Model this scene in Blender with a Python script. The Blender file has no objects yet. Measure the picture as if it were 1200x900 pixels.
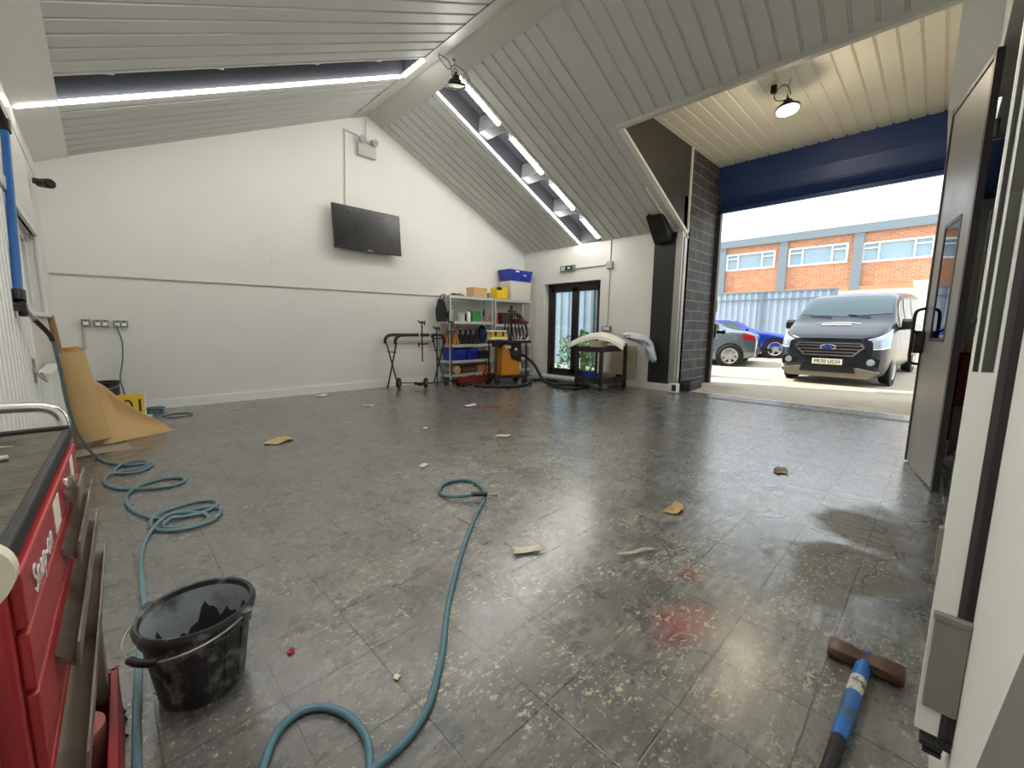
import bpy, bmesh, math, random
from mathutils import Vector, Matrix
random.seed(7)
C = bpy.context.scene.collection
PI = math.pi

# ------------------------------------------------------------------ materials
def lin(c):
    c = c / 255.0
    return c / 12.92 if c <= 0.04045 else ((c + 0.055) / 1.055) ** 2.4
def rgb(*c): return (lin(c[0]), lin(c[1]), lin(c[2]), 1.0)

class NT:
    def __init__(s, name):
        s.m = bpy.data.materials.new(name); s.m.use_nodes = True
        s.t = s.m.node_tree; s.t.nodes.clear()
        s.out = s.n('ShaderNodeOutputMaterial')
    def n(s, typ, **kw):
        x = s.t.nodes.new(typ)
        for k, v in kw.items(): setattr(x, k, v)
        return x
    def l(s, a, b): s.t.links.new(a, b)
    def math(s, op, a, b=None, clamp=False):
        x = s.n('ShaderNodeMath', operation=op, use_clamp=clamp)
        for i, v in enumerate((a, b)):
            if v is None: continue
            if isinstance(v, (int, float)): x.inputs[i].default_value = v
            else: s.l(v, x.inputs[i])
        return x.outputs[0]
    def noise(s, vec, scale, detail=4, rough=0.55):
        x = s.n('ShaderNodeTexNoise'); x.inputs['Scale'].default_value = scale
        x.inputs['Detail'].default_value = detail; x.inputs['Roughness'].default_value = rough
        if vec is not None: s.l(vec, x.inputs['Vector'])
        return x.outputs['Fac']
    def ramp(s, fac, lo, hi, a=0.0, b=1.0):
        x = s.n('ShaderNodeMapRange'); x.inputs[1].default_value = lo; x.inputs[2].default_value = hi
        x.inputs[3].default_value = a; x.inputs[4].default_value = b
        s.l(fac, x.inputs[0]); return x.outputs[0]
    def mix(s, fac, a, b):
        x = s.n('ShaderNodeMix', data_type='RGBA')
        if isinstance(fac, (int, float)): x.inputs[0].default_value = fac
        else: s.l(fac, x.inputs[0])
        for i, v in ((6, a), (7, b)):
            if isinstance(v, tuple): x.inputs[i].default_value = v
            else: s.l(v, x.inputs[i])
        return x.outputs[2]
    def coord(s, kind='Object'):
        return s.n('ShaderNodeTexCoord').outputs[kind]
    def bsdf(s, col, rough=0.5, metal=0.0, bump=None, bumps=0.2, **kw):
        b = s.n('ShaderNodeBsdfPrincipled')
        for k, v in (('Base Color', col), ('Roughness', rough), ('Metallic', metal)):
            if isinstance(v, (int, float, tuple)): b.inputs[k].default_value = v
            else: s.l(v, b.inputs[k])
        for k, v in kw.items(): b.inputs[k.replace('_', ' ')].default_value = v
        if bump is not None:
            x = s.n('ShaderNodeBump'); x.inputs['Strength'].default_value = bumps; x.inputs['Distance'].default_value = 0.01
            s.l(bump, x.inputs['Height']); s.l(x.outputs[0], b.inputs['Normal'])
        s.l(b.outputs[0], s.out.inputs[0]); return b

def mat(name, col, rough=0.5, metal=0.0, var=0.12, scale=6.0, bump=0.0, col2=None, **kw):
    t = NT(name); v = t.coord()
    f = t.noise(v, scale)
    dark = tuple(c * (1 - var) for c in col[:3]) + (1,)
    lite = tuple(min(1, c * (1 + var)) for c in col[:3]) + (1,)
    c = t.mix(f, dark, lite)
    if col2: c = t.mix(t.ramp(t.noise(v, scale * 0.6, 6), 0.52, 0.66), c, col2)
    t.bsdf(c, t.ramp(f, 0.2, 0.8, max(0.02, rough - 0.06), min(1, rough + 0.06)), metal,
           f if bump else None, bump, **kw)
    return t.m

def emit(name, col, strength):
    t = NT(name); e = t.n('ShaderNodeEmission'); e.inputs[0].default_value = col; e.inputs[1].default_value = strength
    t.l(e.outputs[0], t.out.inputs[0]); return t.m

def glass(name, tint=(0.9, 0.95, 0.95, 1), refl=1.0, dark=None):
    t = NT(name); a = t.n('ShaderNodeBsdfTransparent'); a.inputs[0].default_value = tint
    g = t.n('ShaderNodeBsdfGlossy'); g.inputs['Roughness'].default_value = 0.02
    f = t.n('ShaderNodeFresnel'); f.inputs[0].default_value = 1.5
    m = t.n('ShaderNodeMixShader'); t.l(t.math('MULTIPLY', f.outputs[0], refl, True), m.inputs[0])
    t.l(a.outputs[0], m.inputs[1]); t.l(g.outputs[0], m.inputs[2]); t.l(m.outputs[0], t.out.inputs[0]); return t.m

def floor_material():
    t = NT('painted_tile_floor'); v = t.coord('Object')
    sep = t.n('ShaderNodeSeparateXYZ'); t.l(v, sep.inputs[0]); X, Y = sep.outputs[0], sep.outputs[1]
    wob = t.math('MULTIPLY', t.math('SUBTRACT', t.noise(v, 9), 0.5), 0.012)
    def line(c, off):
        d = t.math('PINGPONG', t.math('ADD', t.math('SUBTRACT', c, off), wob), 0.15)
        return d, t.ramp(d, 0.0018, 0.0042, 1.0, 0.0)
    dx, gx = line(X, 0.325); dy, gy = line(Y, 0.17)
    brk = t.ramp(t.noise(v, 2.3, 3), 0.36, 0.58, 0.3, 1.0)
    grout = t.math('MULTIPLY', t.math('MAXIMUM', gx, gy), brk, True)
    n1 = t.noise(v, 1.1, 6, 0.6); n2 = t.noise(v, 7, 8, 0.7); n3 = t.noise(v, 38, 4, 0.7)
    # one shade per tile
    ix = t.math('FLOOR', t.math('DIVIDE', t.math('SUBTRACT', X, 0.325), 0.3)); iy = t.math('FLOOR', t.math('DIVIDE', t.math('SUBTRACT', Y, 0.17), 0.3))
    cmb = t.n('ShaderNodeCombineXYZ'); t.l(ix, cmb.inputs[0]); t.l(iy, cmb.inputs[1])
    wn = t.n('ShaderNodeTexWhiteNoise', noise_dimensions='3D'); t.l(cmb.outputs[0], wn.inputs['Vector'])
    base = t.mix(t.ramp(n1, 0.3, 0.7), rgb(78, 79, 78), rgb(100, 101, 99))
    base = t.mix(t.math('MULTIPLY', wn.outputs[0], 0.2), base, rgb(118, 117, 112))
    base = t.mix(t.ramp(n2, 0.42, 0.78, 0.0, 0.4), base, rgb(124, 120, 109))
    # bare patches where the paint has gone
    bare = t.math('MULTIPLY', t.ramp(t.noise(v, 1.7, 7, 0.66), 0.48, 0.66), t.ramp(n2, 0.36, 0.66))
    base = t.mix(t.math('MULTIPLY', bare, 0.4), base, rgb(138, 130, 110))
    # dark oily stains
    oil = t.ramp(t.noise(v, 0.7, 3, 0.5), 0.50, 0.70)
    base = t.mix(t.math('MULTIPLY', oil, 0.3), base, rgb(66, 65, 62))
    def blob(cx, cy, r0, r1, sx=1, sy=1, amp=0.5):
        a = t.math('MULTIPLY', t.math('SUBTRACT', X, cx), sx); b = t.math('MULTIPLY', t.math('SUBTRACT', Y, cy), sy)
        d = t.math('SQRT', t.math('ADD', t.math('MULTIPLY', a, a), t.math('MULTIPLY', b, b)))
        d = t.math('ADD', d, t.math('MULTIPLY', t.math('SUBTRACT', t.noise(v, 3.5, 5), 0.5), amp))
        return t.ramp(d, r0, r1, 1.0, 0.0)
    # pale dry streaks, with the sheen near the opening painted into the colour
    sv = t.n('ShaderNodeVectorMath', operation='MULTIPLY'); t.l(v, sv.inputs[0]); sv.inputs[1].default_value = (5.0, 16.0, 1)
    scuff_sheen = t.math('MULTIPLY', t.ramp(t.noise(sv.outputs[0], 1.6, 7, 0.7), 0.46, 0.62), t.ramp(t.noise(v, 2.6, 4), 0.38, 0.58), True)
    scuff_sheen = t.math('MULTIPLY', scuff_sheen, blob(4.2, 1.3, 1.6, 3.2, 0.7, 1.1, 1.0), True)
    base = t.mix(t.math('MULTIPLY', scuff_sheen, 0.75), base, rgb(176, 176, 172))
    # brown-grey dried mud by the door
    mud = t.math('MAXIMUM', blob(2.6, 0.25, 0.30, 0.40, 1, 1.2, 0.8), blob(3.3, 0.22, 0.25, 0.4, 0.9, 1.3, 0.7))
    base = t.mix(t.math('MULTIPLY', mud, 0.85), base, rgb(112, 106, 95))
    # light cement dust by the wall foot
    dust = blob(4.3, 0.35, 0.35, 0.9, 0.6, 1.4)
    base = t.mix(t.math('MULTIPLY', dust, 0.45), base, rgb(150, 145, 136))
    # red paint spill
    red = t.math('MAXIMUM', blob(1.62, 0.63, 0.06, 0.22, 1, 1.6, 0.25), blob(2.0, 0.74, 0.02, 0.12, 1, 1.4, 0.2))
    base = t.mix(t.math('MULTIPLY', red, 0.75), base, rgb(140, 52, 54))
    # yellow wood chips and paint flecks
    vs = t.n('ShaderNodeVectorMath', operation='MULTIPLY'); t.l(v, vs.inputs[0]); vs.inputs[1].default_value = (1, 1.6, 1)
    fl = t.ramp(t.noise(vs.outputs[0], 30, 3, 0.75), 0.57, 0.60)
    zone = t.math('MAXIMUM', blob(1.9, 1.5, 0.6, 1.9, 1, 1, 1.2), blob(2.9, 2.2, 0.4, 1.9, 0.8, 1, 1.2))
    zone = t.math('MULTIPLY', zone, t.ramp(t.noise(v, 4.2, 4, 0.65), 0.46, 0.58))
    fleck = t.math('MULTIPLY', fl, zone, True)
    base = t.mix(t.math('MULTIPLY', fleck, 0.85), base, rgb(240, 230, 186))
    sp = t.math('MULTIPLY', t.ramp(t.noise(v, 50, 2, 0.6), 0.63, 0.66), t.ramp(t.noise(v, 2.0), 0.40, 0.55), True)
    base = t.mix(t.math('MULTIPLY', sp, 0.8), base, rgb(205, 196, 160))
    # cracks
    vo = t.n('ShaderNodeTexVoronoi', feature='DISTANCE_TO_EDGE'); vo.inputs['Scale'].default_value = 3.2
    wv = t.n('ShaderNodeMix', data_type='RGBA'); wv.inputs[0].default_value = 0.12
    nz = t.n('ShaderNodeTexNoise'); nz.inputs['Scale'].default_value = 5; t.l(v, nz.inputs['Vector'])
    t.l(v, wv.inputs[6]); t.l(nz.outputs['Color'], wv.inputs[7]); t.l(wv.outputs[2], vo.inputs['Vector'])
    crack = t.math('MULTIPLY', t.ramp(vo.outputs['Distance'], 0.004, 0.016, 1, 0), blob(3.4, 0.35, 0.5, 1.1, 0.7, 1.2), True)
    lines = t.math('MAXIMUM', grout, t.math('MULTIPLY', crack, 0.8), True)
    base = t.mix(t.math('MULTIPLY', lines, 0.8), base, rgb(40, 38, 36))
    r = t.ramp(n2, 0.3, 0.75, 0.14, 0.36)
    r = t.math('ADD', r, t.math('MULTIPLY', n3, 0.10)); r = t.math('ADD', r, t.math('MULTIPLY', t.math('MAXIMUM', fleck, mud), 0.3), True)
    h = t.math('SUBTRACT', t.math('ADD', t.math('MULTIPLY', n2, 0.35), t.math('MULTIPLY', n3, 0.12)), t.math('MULTIPLY', lines, 0.5))
    h = t.math('ADD', h, t.math('MULTIPLY', fleck, 0.4))
    bs = t.bsdf(base, r, 0.0, h, 0.28, Specular_IOR_Level=0.7, Coat_Roughness=0.24)
    t.l(t.math('SUBTRACT', 0.6, t.math('MULTIPLY', mud, 0.6), True), bs.inputs['Coat Weight'])
    return t.m

def brick_material(name, c1, c2, mortar, bw=0.225, bh=0.075, mort=0.01, axis='XZ', rough=0.7):
    t = NT(name); v = t.coord(); sep = t.n('ShaderNodeSeparateXYZ'); t.l(v, sep.inputs[0])
    cmb = t.n('ShaderNodeCombineXYZ'); t.l(sep.outputs['XYZ'.index(axis[0])], cmb.inputs[0]); t.l(sep.outputs['XYZ'.index(axis[1])], cmb.inputs[1])
    b = t.n('ShaderNodeTexBrick'); t.l(cmb.outputs[0], b.inputs['Vector'])
    b.inputs['Scale'].default_value = 1; b.inputs['Brick Width'].default_value = bw; b.inputs['Row Height'].default_value = bh
    b.inputs['Mortar Size'].default_value = mort; b.inputs['Color1'].default_value = c1; b.inputs['Color2'].default_value = c2
    b.inputs['Mortar'].default_value = mortar; b.inputs['Bias'].default_value = 0
    c = t.mix(t.ramp(t.noise(v, 3, 5), 0.4, 0.7, 0, 0.25), b.outputs['Color'], mortar)
    t.bsdf(c, rough, 0, t.math('SUBTRACT', 1.0, b.outputs['Fac']), 0.5)
    return t.m

M = {}
M['floor'] = floor_material()
M['wall'] = mat('white_wall_paint', rgb(224, 223, 216), 0.6, 0, 0.03, 1.5, 0.04, None)
def wall_marked():
    t = NT('white_wall_paint_scuffed'); v = t.coord()
    f = t.noise(v, 1.4, 5)
    c = t.mix(f, rgb(218, 218, 212), rgb(228, 228, 222))
    sc = t.math('MULTIPLY', t.ramp(t.noise(v, 7, 6, 0.7), 0.66, 0.72), t.ramp(t.noise(v, 1.1), 0.5, 0.62), True)
    c = t.mix(t.math('MULTIPLY', sc, 0.5), c, rgb(176, 172, 162))
    t.bsdf(c, 0.55, 0, t.noise(v, 25), 0.05); return t.m
M['wall_b'] = wall_marked()
M['ceil'] = mat('grey_white_liner_sheet', rgb(202, 202, 197), 0.5, 0, 0.03, 1.2)
M['soffit'] = mat('cream_liner_sheet', rgb(232, 226, 208), 0.3, 0, 0.03, 1.2)
M['flash'] = mat('grey_white_flashing', rgb(190, 189, 181), 0.4, 0, 0.03, 2)
M['whitemetal'] = mat('white_metal_trim', rgb(232, 231, 226), 0.35, 0, 0.03, 3)
M['recess'] = mat('dark_grey_rooflight_cover', rgb(50, 52, 56), 0.4, 0, 0.08, 2)
M['purlin'] = mat('galvanised_purlin', rgb(96, 97, 98), 0.4, 0.3, 0.08, 4)
M['led'] = emit('led_white', (1.0, 0.975, 0.93, 1), 60)
M['led_trim'] = emit('led_edge_white', (1.0, 0.98, 0.93, 1), 44)
M['lamp_lens'] = emit('warm_lamp_lens', (1.0, 0.86, 0.62, 1), 9)
M['lens_off'] = mat('opal_lens', rgb(205, 200, 186), 0.3, 0, 0.03)
M['black'] = mat('black_plastic', rgb(26, 26, 27), 0.42, 0, 0.15)
M['blackmetal'] = mat('black_painted_metal', rgb(38, 36, 35), 0.4, 0.2, 0.2, 8, 0, rgb(70, 60, 52))
M['rubber'] = mat('black_rubber', rgb(30, 30, 31), 0.6, 0, 0.15)
M['screen'] = mat('dark_screen', rgb(16, 17, 19), 0.3, 0, 0.05)
M['darkpanel'] = mat('dark_brown_panel', rgb(58, 54, 50), 0.45, 0, 0.05, 2)
M['brickdark'] = brick_material('charcoal_painted_brick', rgb(52, 52, 54), rgb(62, 62, 64), rgb(126, 125, 122), 0.62, 0.20, 0.009)
M['brickorange'] = brick_material('orange_brick', rgb(194, 130, 94), rgb(174, 106, 74), rgb(196, 162, 134), 0.3, 0.1, 0.012, 'YZ')
M['steel'] = mat('brushed_steel', rgb(170, 168, 164), 0.35, 0.7, 0.12, 5)
M['galv'] = mat('galvanised_shelving', rgb(205, 209, 208), 0.38, 0.35, 0.08, 5)
M['chrome'] = mat('chrome', rgb(215, 215, 218), 0.15, 1.0, 0.03)
M['blue_shutter'] = mat('navy_shutter_steel', rgb(38, 62, 116), 0.4, 0.1, 0.08, 2)
M['grey_door'] = mat('grey_painted_steel_door', rgb(150, 146, 136), 0.38, 0.0, 0.08, 2)
M['dark_edge'] = mat('dark_grey_door_edge', rgb(58, 54, 56), 0.45, 0.1, 0.1)
M['upvc'] = mat('anthracite_frame', rgb(34, 35, 38), 0.4, 0, 0.06)
M['white_upvc'] = mat('white_plastic_frame', rgb(232, 234, 230), 0.35, 0, 0.02)
M['glass'] = glass('clear_glass')
M['glass_tint'] = glass('tinted_vehicle_glass', (0.16, 0.22, 0.24, 1), 2.2)
M['red'] = mat('red_enamel', rgb(164, 42, 48), 0.4, 0.0, 0.12, 4, 0, None)
M['redworn'] = mat('worn_red_metal', rgb(150, 38, 44), 0.4, 0.1, 0.2, 9, 0, rgb(108, 34, 36))
M['pull'] = mat('brushed_drawer_pull', rgb(150, 140, 128), 0.32, 0.75, 0.2, 8, 0, rgb(104, 84, 74))
M['mat'] = NT('x').m
def mat_top():
    t = NT('worn_rubber_mat'); v = t.coord(); n = t.noise(v, 14, 6, 0.7)
    c = t.mix(t.ramp(n, 0.35, 0.7), rgb(44, 43, 38), rgb(96, 92, 72))
    t.bsdf(c, 0.7, 0, t.noise(v, 90), 0.4); return t.m
M['mat'] = mat_top()
M['dirtybucket'] = mat('dusty_black_bucket', rgb(46, 47, 49), 0.45, 0, 0.4, 30, 0.1, rgb(128, 128, 124))
M['bucketin'] = mat('cement_stained_bucket', rgb(150, 160, 166), 0.65, 0, 0.3, 14, 0.2, rgb(84, 88, 92))
M['hose'] = mat('blue_grey_air_hose', rgb(104, 132, 142), 0.42, 0, 0.12, 9)
M['hose2'] = mat('blue_air_hose', rgb(82, 120, 136), 0.4, 0, 0.12, 9)
M['bluepipe'] = mat('blue_air_pipe', rgb(40, 96, 160), 0.35, 0, 0.06)
M['kraft'] = mat('brown_kraft_paper', rgb(196, 164, 112), 0.65, 0, 0.08, 3)
M['kraft2'] = mat('orange_kraft_core', rgb(206, 142, 74), 0.65, 0, 0.06, 3)
M['card'] = mat('corrugated_cardboard', rgb(204, 170, 120), 0.75, 0, 0.1, 6)
M['cardgrey'] = mat('grey_cardboard', rgb(160, 148, 130), 0.75, 0, 0.1, 6)
M['yellow'] = mat('yellow_plastic', rgb(232, 196, 20), 0.4, 0, 0.06)
M['white'] = mat('white_plastic', rgb(235, 235, 232), 0.4, 0, 0.03)
M['paper'] = mat('scrap_paper', rgb(232, 228, 212), 0.7, 0, 0.06)
M['cream'] = mat('cream_tape', rgb(222, 216, 196), 0.6, 0, 0.05)
M['wood'] = mat('worn_wood', rgb(150, 116, 72), 0.65, 0, 0.18, 12)
M['hammer'] = mat('rusty_hammer_steel', rgb(86, 66, 52), 0.55, 0.4, 0.25, 16, 0.2, rgb(120, 104, 88))
M['bluegrip'] = mat('blue_fibreglass_handle', rgb(36, 104, 178), 0.4, 0, 0.12, 14, 0, rgb(60, 84, 108))
M['purple'] = mat('dark_purple_plastic', rgb(44, 34, 54), 0.4, 0, 0.1)
M['bluecrate'] = mat('blue_crate_plastic', rgb(34, 54, 158), 0.4, 0, 0.1)
M['green'] = mat('green_box', rgb(44, 136, 70), 0.5, 0, 0.08)
M['orange'] = mat('orange_machine_case', rgb(214, 136, 40), 0.42, 0, 0.08)
M['tan'] = mat('tan_painted_stand', rgb(186, 122, 66), 0.5, 0, 0.1)
M['darkred'] = mat('dark_red_jack', rgb(112, 26, 24), 0.45, 0.1, 0.2)
M['clear'] = glass('frosted_bin_plastic', (0.86, 0.87, 0.84, 1), 1.6)
M['binplastic'] = mat('milky_bin_plastic', rgb(214, 211, 198), 0.35, 0, 0.05)
M['bag'] = mat('plastic_bag', rgb(224, 232, 244), 0.3, 0, 0.15, 12, 0.3, rgb(120, 150, 214))
M['bumper'] = mat('primer_white_bumper', rgb(226, 222, 210), 0.4, 0, 0.06)
M['leaf'] = mat('green_leaves', rgb(84, 138, 62), 0.6, 0, 0.35, 18)
M['fence'] = mat('pale_blue_grey_cladding', rgb(164, 178, 192), 0.45, 0.1, 0.06, 2)
M['concrete'] = mat('pale_concrete_yard', rgb(186, 176, 156), 0.85, 0, 0.12, 1.3, 0.2, rgb(160, 150, 134))
M['greyband'] = mat('blue_grey_cladding_band', rgb(118, 130, 138), 0.5, 0, 0.04)
M['render'] = mat('white_render', rgb(240, 238, 232), 0.7, 0, 0.03)
M['navy'] = mat('navy_car_paint', rgb(18, 24, 40), 0.3, 0.0, 0.08, 3, 0, None, Coat_Weight=0.35, Coat_Roughness=0.1)
M['silverpaint'] = mat('grey_car_paint', rgb(120, 130, 140), 0.2, 0.5, 0.06, 3, 0, None, Coat_Weight=1.0)
M['bluepaint'] = mat('blue_car_paint', rgb(26, 60, 170), 0.2, 0.3, 0.06, 3, 0, None, Coat_Weight=1.0)
M['grilleblack'] = mat('black_grille', rgb(16, 17, 20), 0.4, 0, 0.1)
M['bumpersilver'] = mat('grey_bumper_trim', rgb(118, 112, 102), 0.45, 0.2, 0.1)
M['tyre'] = mat('tyre_rubber', rgb(28, 28, 28), 0.75, 0, 0.15)
M['alloy'] = mat('silver_alloy', rgb(196, 196, 198), 0.3, 0.6, 0.06)
M['lens'] = mat('headlamp_lens', rgb(168, 184, 204), 0.08, 0.3, 0.3, 14)
M['taillens'] = mat('red_lamp_lens', rgb(190, 30, 36), 0.2, 0, 0.1)
M['plate'] = mat('number_plate_white', rgb(238, 234, 214), 0.4, 0, 0.02)
M['ink'] = mat('black_lettering', rgb(22, 22, 24), 0.5, 0, 0.02)
M['signgreen'] = mat('exit_sign_green', rgb(30, 66, 52), 0.4, 0, 0.04)
M['signwhite'] = mat('exit_sign_white', rgb(224, 232, 224), 0.4, 0, 0.02)
M['socket'] = mat('metal_clad_socket', rgb(142, 142, 138), 0.4, 0.4, 0.08)
M['conduit'] = mat('painted_conduit', rgb(188, 184, 172), 0.5, 0, 0.04)
M['drain'] = mat('galvanised_drain_grating', rgb(104, 102, 98), 0.5, 0.5, 0.15, 20)
M['cloth'] = mat('dark_grey_rag', rgb(58, 60, 56), 0.85, 0, 0.2, 14, 0.3)
M['pinkroll'] = mat('pink_abrasive_roll', rgb(170, 104, 100), 0.75, 0, 0.12, 20)
M['greycab'] = mat('grey_steel', rgb(134, 130, 122), 0.45, 0.2, 0.06)
M['greypaint'] = mat('grey_wall_panel', rgb(118, 116, 112), 0.5, 0, 0.04)
M['glassdark'] = mat('dull_grey_glazing', rgb(92, 92, 90), 0.25, 0, 0.05)

# ------------------------------------------------------------------ mesh builder
class MB:
    def __init__(s): s.v = []; s.f = []
    def add(s, vs, fs, mtx=None):
        b = len(s.v)
        s.v += [tuple(mtx @ Vector(p)) if mtx is not None else tuple(p) for p in vs]
        s.f += [tuple(b + i for i in f) for f in fs]; return s
    def box(s, lo, hi, mtx=None):
        (a, b, c), (d, e, f) = lo, hi
        vs = [(a, b, c), (d, b, c), (d, e, c), (a, e, c), (a, b, f), (d, b, f), (d, e, f), (a, e, f)]
        return s.add(vs, [(0, 3, 2, 1), (4, 5, 6, 7), (0, 1, 5, 4), (1, 2, 6, 5), (2, 3, 7, 6), (3, 0, 4, 7)], mtx)
    def cbox(s, c, d, mtx=None):
        return s.box([c[i] - d[i] / 2 for i in range(3)], [c[i] + d[i] / 2 for i in range(3)], mtx)
    def tube(s, pts, r, n=8, caps=True, rs=None):
        P = [Vector(p) for p in pts]; N = len(P); rings = []
        T = [(P[min(i + 1, N - 1)] - P[max(i - 1, 0)]).normalized() for i in range(N)]
        u = T[0].orthogonal().normalized()
        for i in range(N):
            u = (u - T[i] * u.dot(T[i]))
            u = u.normalized() if u.length > 1e-6 else T[i].orthogonal().normalized()
            w = T[i].cross(u); rr = rs[i] if rs else r
            rings.append([P[i] + (u * math.cos(2 * PI * k / n) + w * math.sin(2 * PI * k / n)) * rr for k in range(n)])
        vs = [p for R in rings for p in R]; fs = []
        for i in range(N - 1):
            for k in range(n):
                a = i * n + k; b = i * n + (k + 1) % n; fs.append((a, b, b + n, a + n))
        if caps: fs += [tuple(range(n - 1, -1, -1)), tuple((N - 1) * n + k for k in range(n))]
        return s.add(vs, fs)
    def cyl(s, p0, p1, r, r1=None, n=16, caps=True):
        return s.tube([p0, p1], r, n, caps, [r, r if r1 is None else r1])
    def lathe(s, prof, c=(0, 0, 0), n=24, mtx=None, closed=False):
        vs = []; fs = []; m = len(prof)
        for k in range(n):
            a = 2 * PI * k / n
            vs += [(c[0] + r * math.cos(a), c[1] + r * math.sin(a), c[2] + z) for r, z in prof]
        for k in range(n):
            k2 = (k + 1) % n
            for i in range(m if closed else m - 1):
                j = (i + 1) % m
                if prof[i][0] < 1e-6 and prof[j][0] < 1e-6: continue
                fs.append((k * m + i, k2 * m + i, k2 * m + j, k * m + j))
        return s.add(vs, fs, mtx)
    def prism(s, poly, axis, a0, a1, mtx=None):
        # poly: 2D points in the two remaining axes (in x,y,z order)
        def P(q, a):
            q = list(q); q.insert(axis, a); return tuple(q)
        n = len(poly); vs = [P(q, a0) for q in poly] + [P(q, a1) for q in poly]
        fs = [tuple(range(n - 1, -1, -1)), tuple(range(n, 2 * n))] + [(i, (i + 1) % n, (i + 1) % n + n, i + n) for i in range(n)]
        return s.add(vs, fs, mtx)
    def grid(s, rows, mtx=None, close=False):
        m = len(rows[0]); vs = [p for r in rows for p in r]; fs = []
        for i in range(len(rows) - 1):
            for k in range(m if close else m - 1):
                k2 = (k + 1) % m
                fs.append((i * m + k, i * m + k2, (i + 1) * m + k2, (i + 1) * m + k))
        return s.add(vs, fs, mtx)
    def build(s, name, m, parent=None, smooth=False, bevel=0, solid=0, sub=0, weld=True, loc=None):
        me = bpy.data.meshes.new(name)
        me.from_pydata(s.v, [], s.f)
        bm = bmesh.new(); bm.from_mesh(me)
        if weld: bmesh.ops.remove_doubles(bm, verts=bm.verts, dist=1e-5)
        bmesh.ops.recalc_face_normals(bm, faces=bm.faces)
        if parent is not None:      # vertices are given in world space: bring them into the thing's own space
            pass
        bm.to_mesh(me); bm.free()
        if smooth:
            me.polygons.foreach_set('use_smooth', [True] * len(me.polygons))
            me.set_sharp_from_angle(angle=math.radians(40))
        o = bpy.data.objects.new(name, me); C.objects.link(o)
        me.materials.append(m)
        if parent is not None: o.parent = parent
        if loc is not None: o.location = loc
        if solid:
            d = o.modifiers.new('solid', 'SOLIDIFY'); d.thickness = solid; d.offset = 0
        if sub:
            d = o.modifiers.new('sub', 'SUBSURF'); d.levels = sub; d.render_levels = sub
        if bevel:
            d = o.modifiers.new('bevel', 'BEVEL'); d.width = bevel; d.segments = 2; d.limit_method = 'ANGLE'
        return o

def tag(o, label=None, cat=None, group=None, kind=None):
    if label: o['label'] = label
    if cat: o['category'] = cat
    if group: o['group'] = group
    if kind: o['kind'] = kind
    return o
def thing(name, label, cat, loc=(0, 0, 0), rz=0, group=None):
    o = bpy.data.objects.new(name, None); C.objects.link(o); o.location = loc; o.rotation_euler = (0, 0, rz)
    o.empty_display_size = 0.1
    return tag(o, label, cat, group)
def struct(o): o['kind'] = 'structure'; return o
def dup(root, loc, rz=None, label=None, group=None):
    r = root.copy(); C.objects.link(r); r.location = loc
    if rz is not None: r.rotation_euler = (0, 0, rz)
    if label: r['label'] = label
    if group: r['group'] = group
    for ch in list(root.children):
        c = ch.copy(); C.objects.link(c); c.parent = r
        for g in ch.children:
            d = g.copy(); C.objects.link(d); d.parent = c
    return r
def smoothpts(pts, k=6, closed=False):
    P = [Vector(p) for p in pts]; out = []; n = len(P)
    for i in range(n - 1):
        p0, p1, p2, p3 = P[max(i - 1, 0)], P[i], P[i + 1], P[min(i + 2, n - 1)]
        for j in range(k):
            t = j / k
            out.append(0.5 * ((2 * p1) + (p2 - p0) * t + (2 * p0 - 5 * p1 + 4 * p2 - p3) * t * t + (3 * p1 - p0 - 3 * p2 + p3) * t ** 3))
    out.append(P[-1]); return out
def text_mesh(s, size, name, m, parent, mtx, extrude=0.002):
    cu = bpy.data.curves.new(name, 'FONT'); cu.body = s; cu.size = size; cu.extrude = extrude
    cu.align_x = 'CENTER'; cu.align_y = 'CENTER'
    t = bpy.data.objects.new(name, cu); C.objects.link(t); bpy.context.view_layer.update()
    me = bpy.data.meshes.new_from_object(t.evaluated_get(bpy.context.evaluated_depsgraph_get()))
    bpy.data.objects.remove(t); bpy.data.curves.remove(cu)
    me.transform(mtx); me.materials.clear(); me.materials.append(m)
    o = bpy.data.objects.new(name, me); C.objects.link(o)
    if parent: o.parent = parent
    return o
def RM(ax, deg): return Matrix.Rotation(math.radians(deg), 4, ax)
def TM(x, y, z): return Matrix.Translation((x, y, z))

# ------------------------------------------------------------------ the room
XL, XR, YB, YF = -0.4, 8.03, 7.76, -0.1
AX, AZ, SL = 3.82, 5.04, 0.456
def zr(x): return AZ - SL * abs(x - AX)

struct(MB().box((-1.5, -4.5, -0.2), (8.33, 8.2, 0.0)).build('floor', M['floor']))
# gable wall with the television
struct(MB().prism([(XL - .3, -.1), (XR + .3, -.1), (XR + .3, zr(XR) + .5), (AX, AZ + .6), (XL - .3, zr(XL) + .5)], 1, YB, YB + .3).build('wall_back', M['wall_b']))
# wall on the left with its window opening
wl = MB()
wy0, wy1, wz0, wz1 = 4.95, 6.55, 1.30, 2.08
wl.box((XL - .3, -.4, -.1), (XL, wy0, 3.7)); wl.box((XL - .3, wy1, -.1), (XL, YB, 3.7))
wl.box((XL - .3, wy0, -.1), (XL, wy1, wz0)); wl.box((XL - .3, wy0, wz1), (XL, wy1, 3.7))
struct(wl.build('wall_left', M['wall']))
# wall on the right with the exit door opening
wr = MB(); dy0, dy1, DH = 5.40, 7.05, 2.30
wr.box((XR, dy1, -.1), (XR + .3, YB, 3.7)); wr.box((XR, dy0, DH), (XR + .3, dy1, 3.7)); wr.box((XR, 3.6, -.1), (XR + .3, dy0, 3.7))
struct(wr.build('wall_right', M['wall']))
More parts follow.
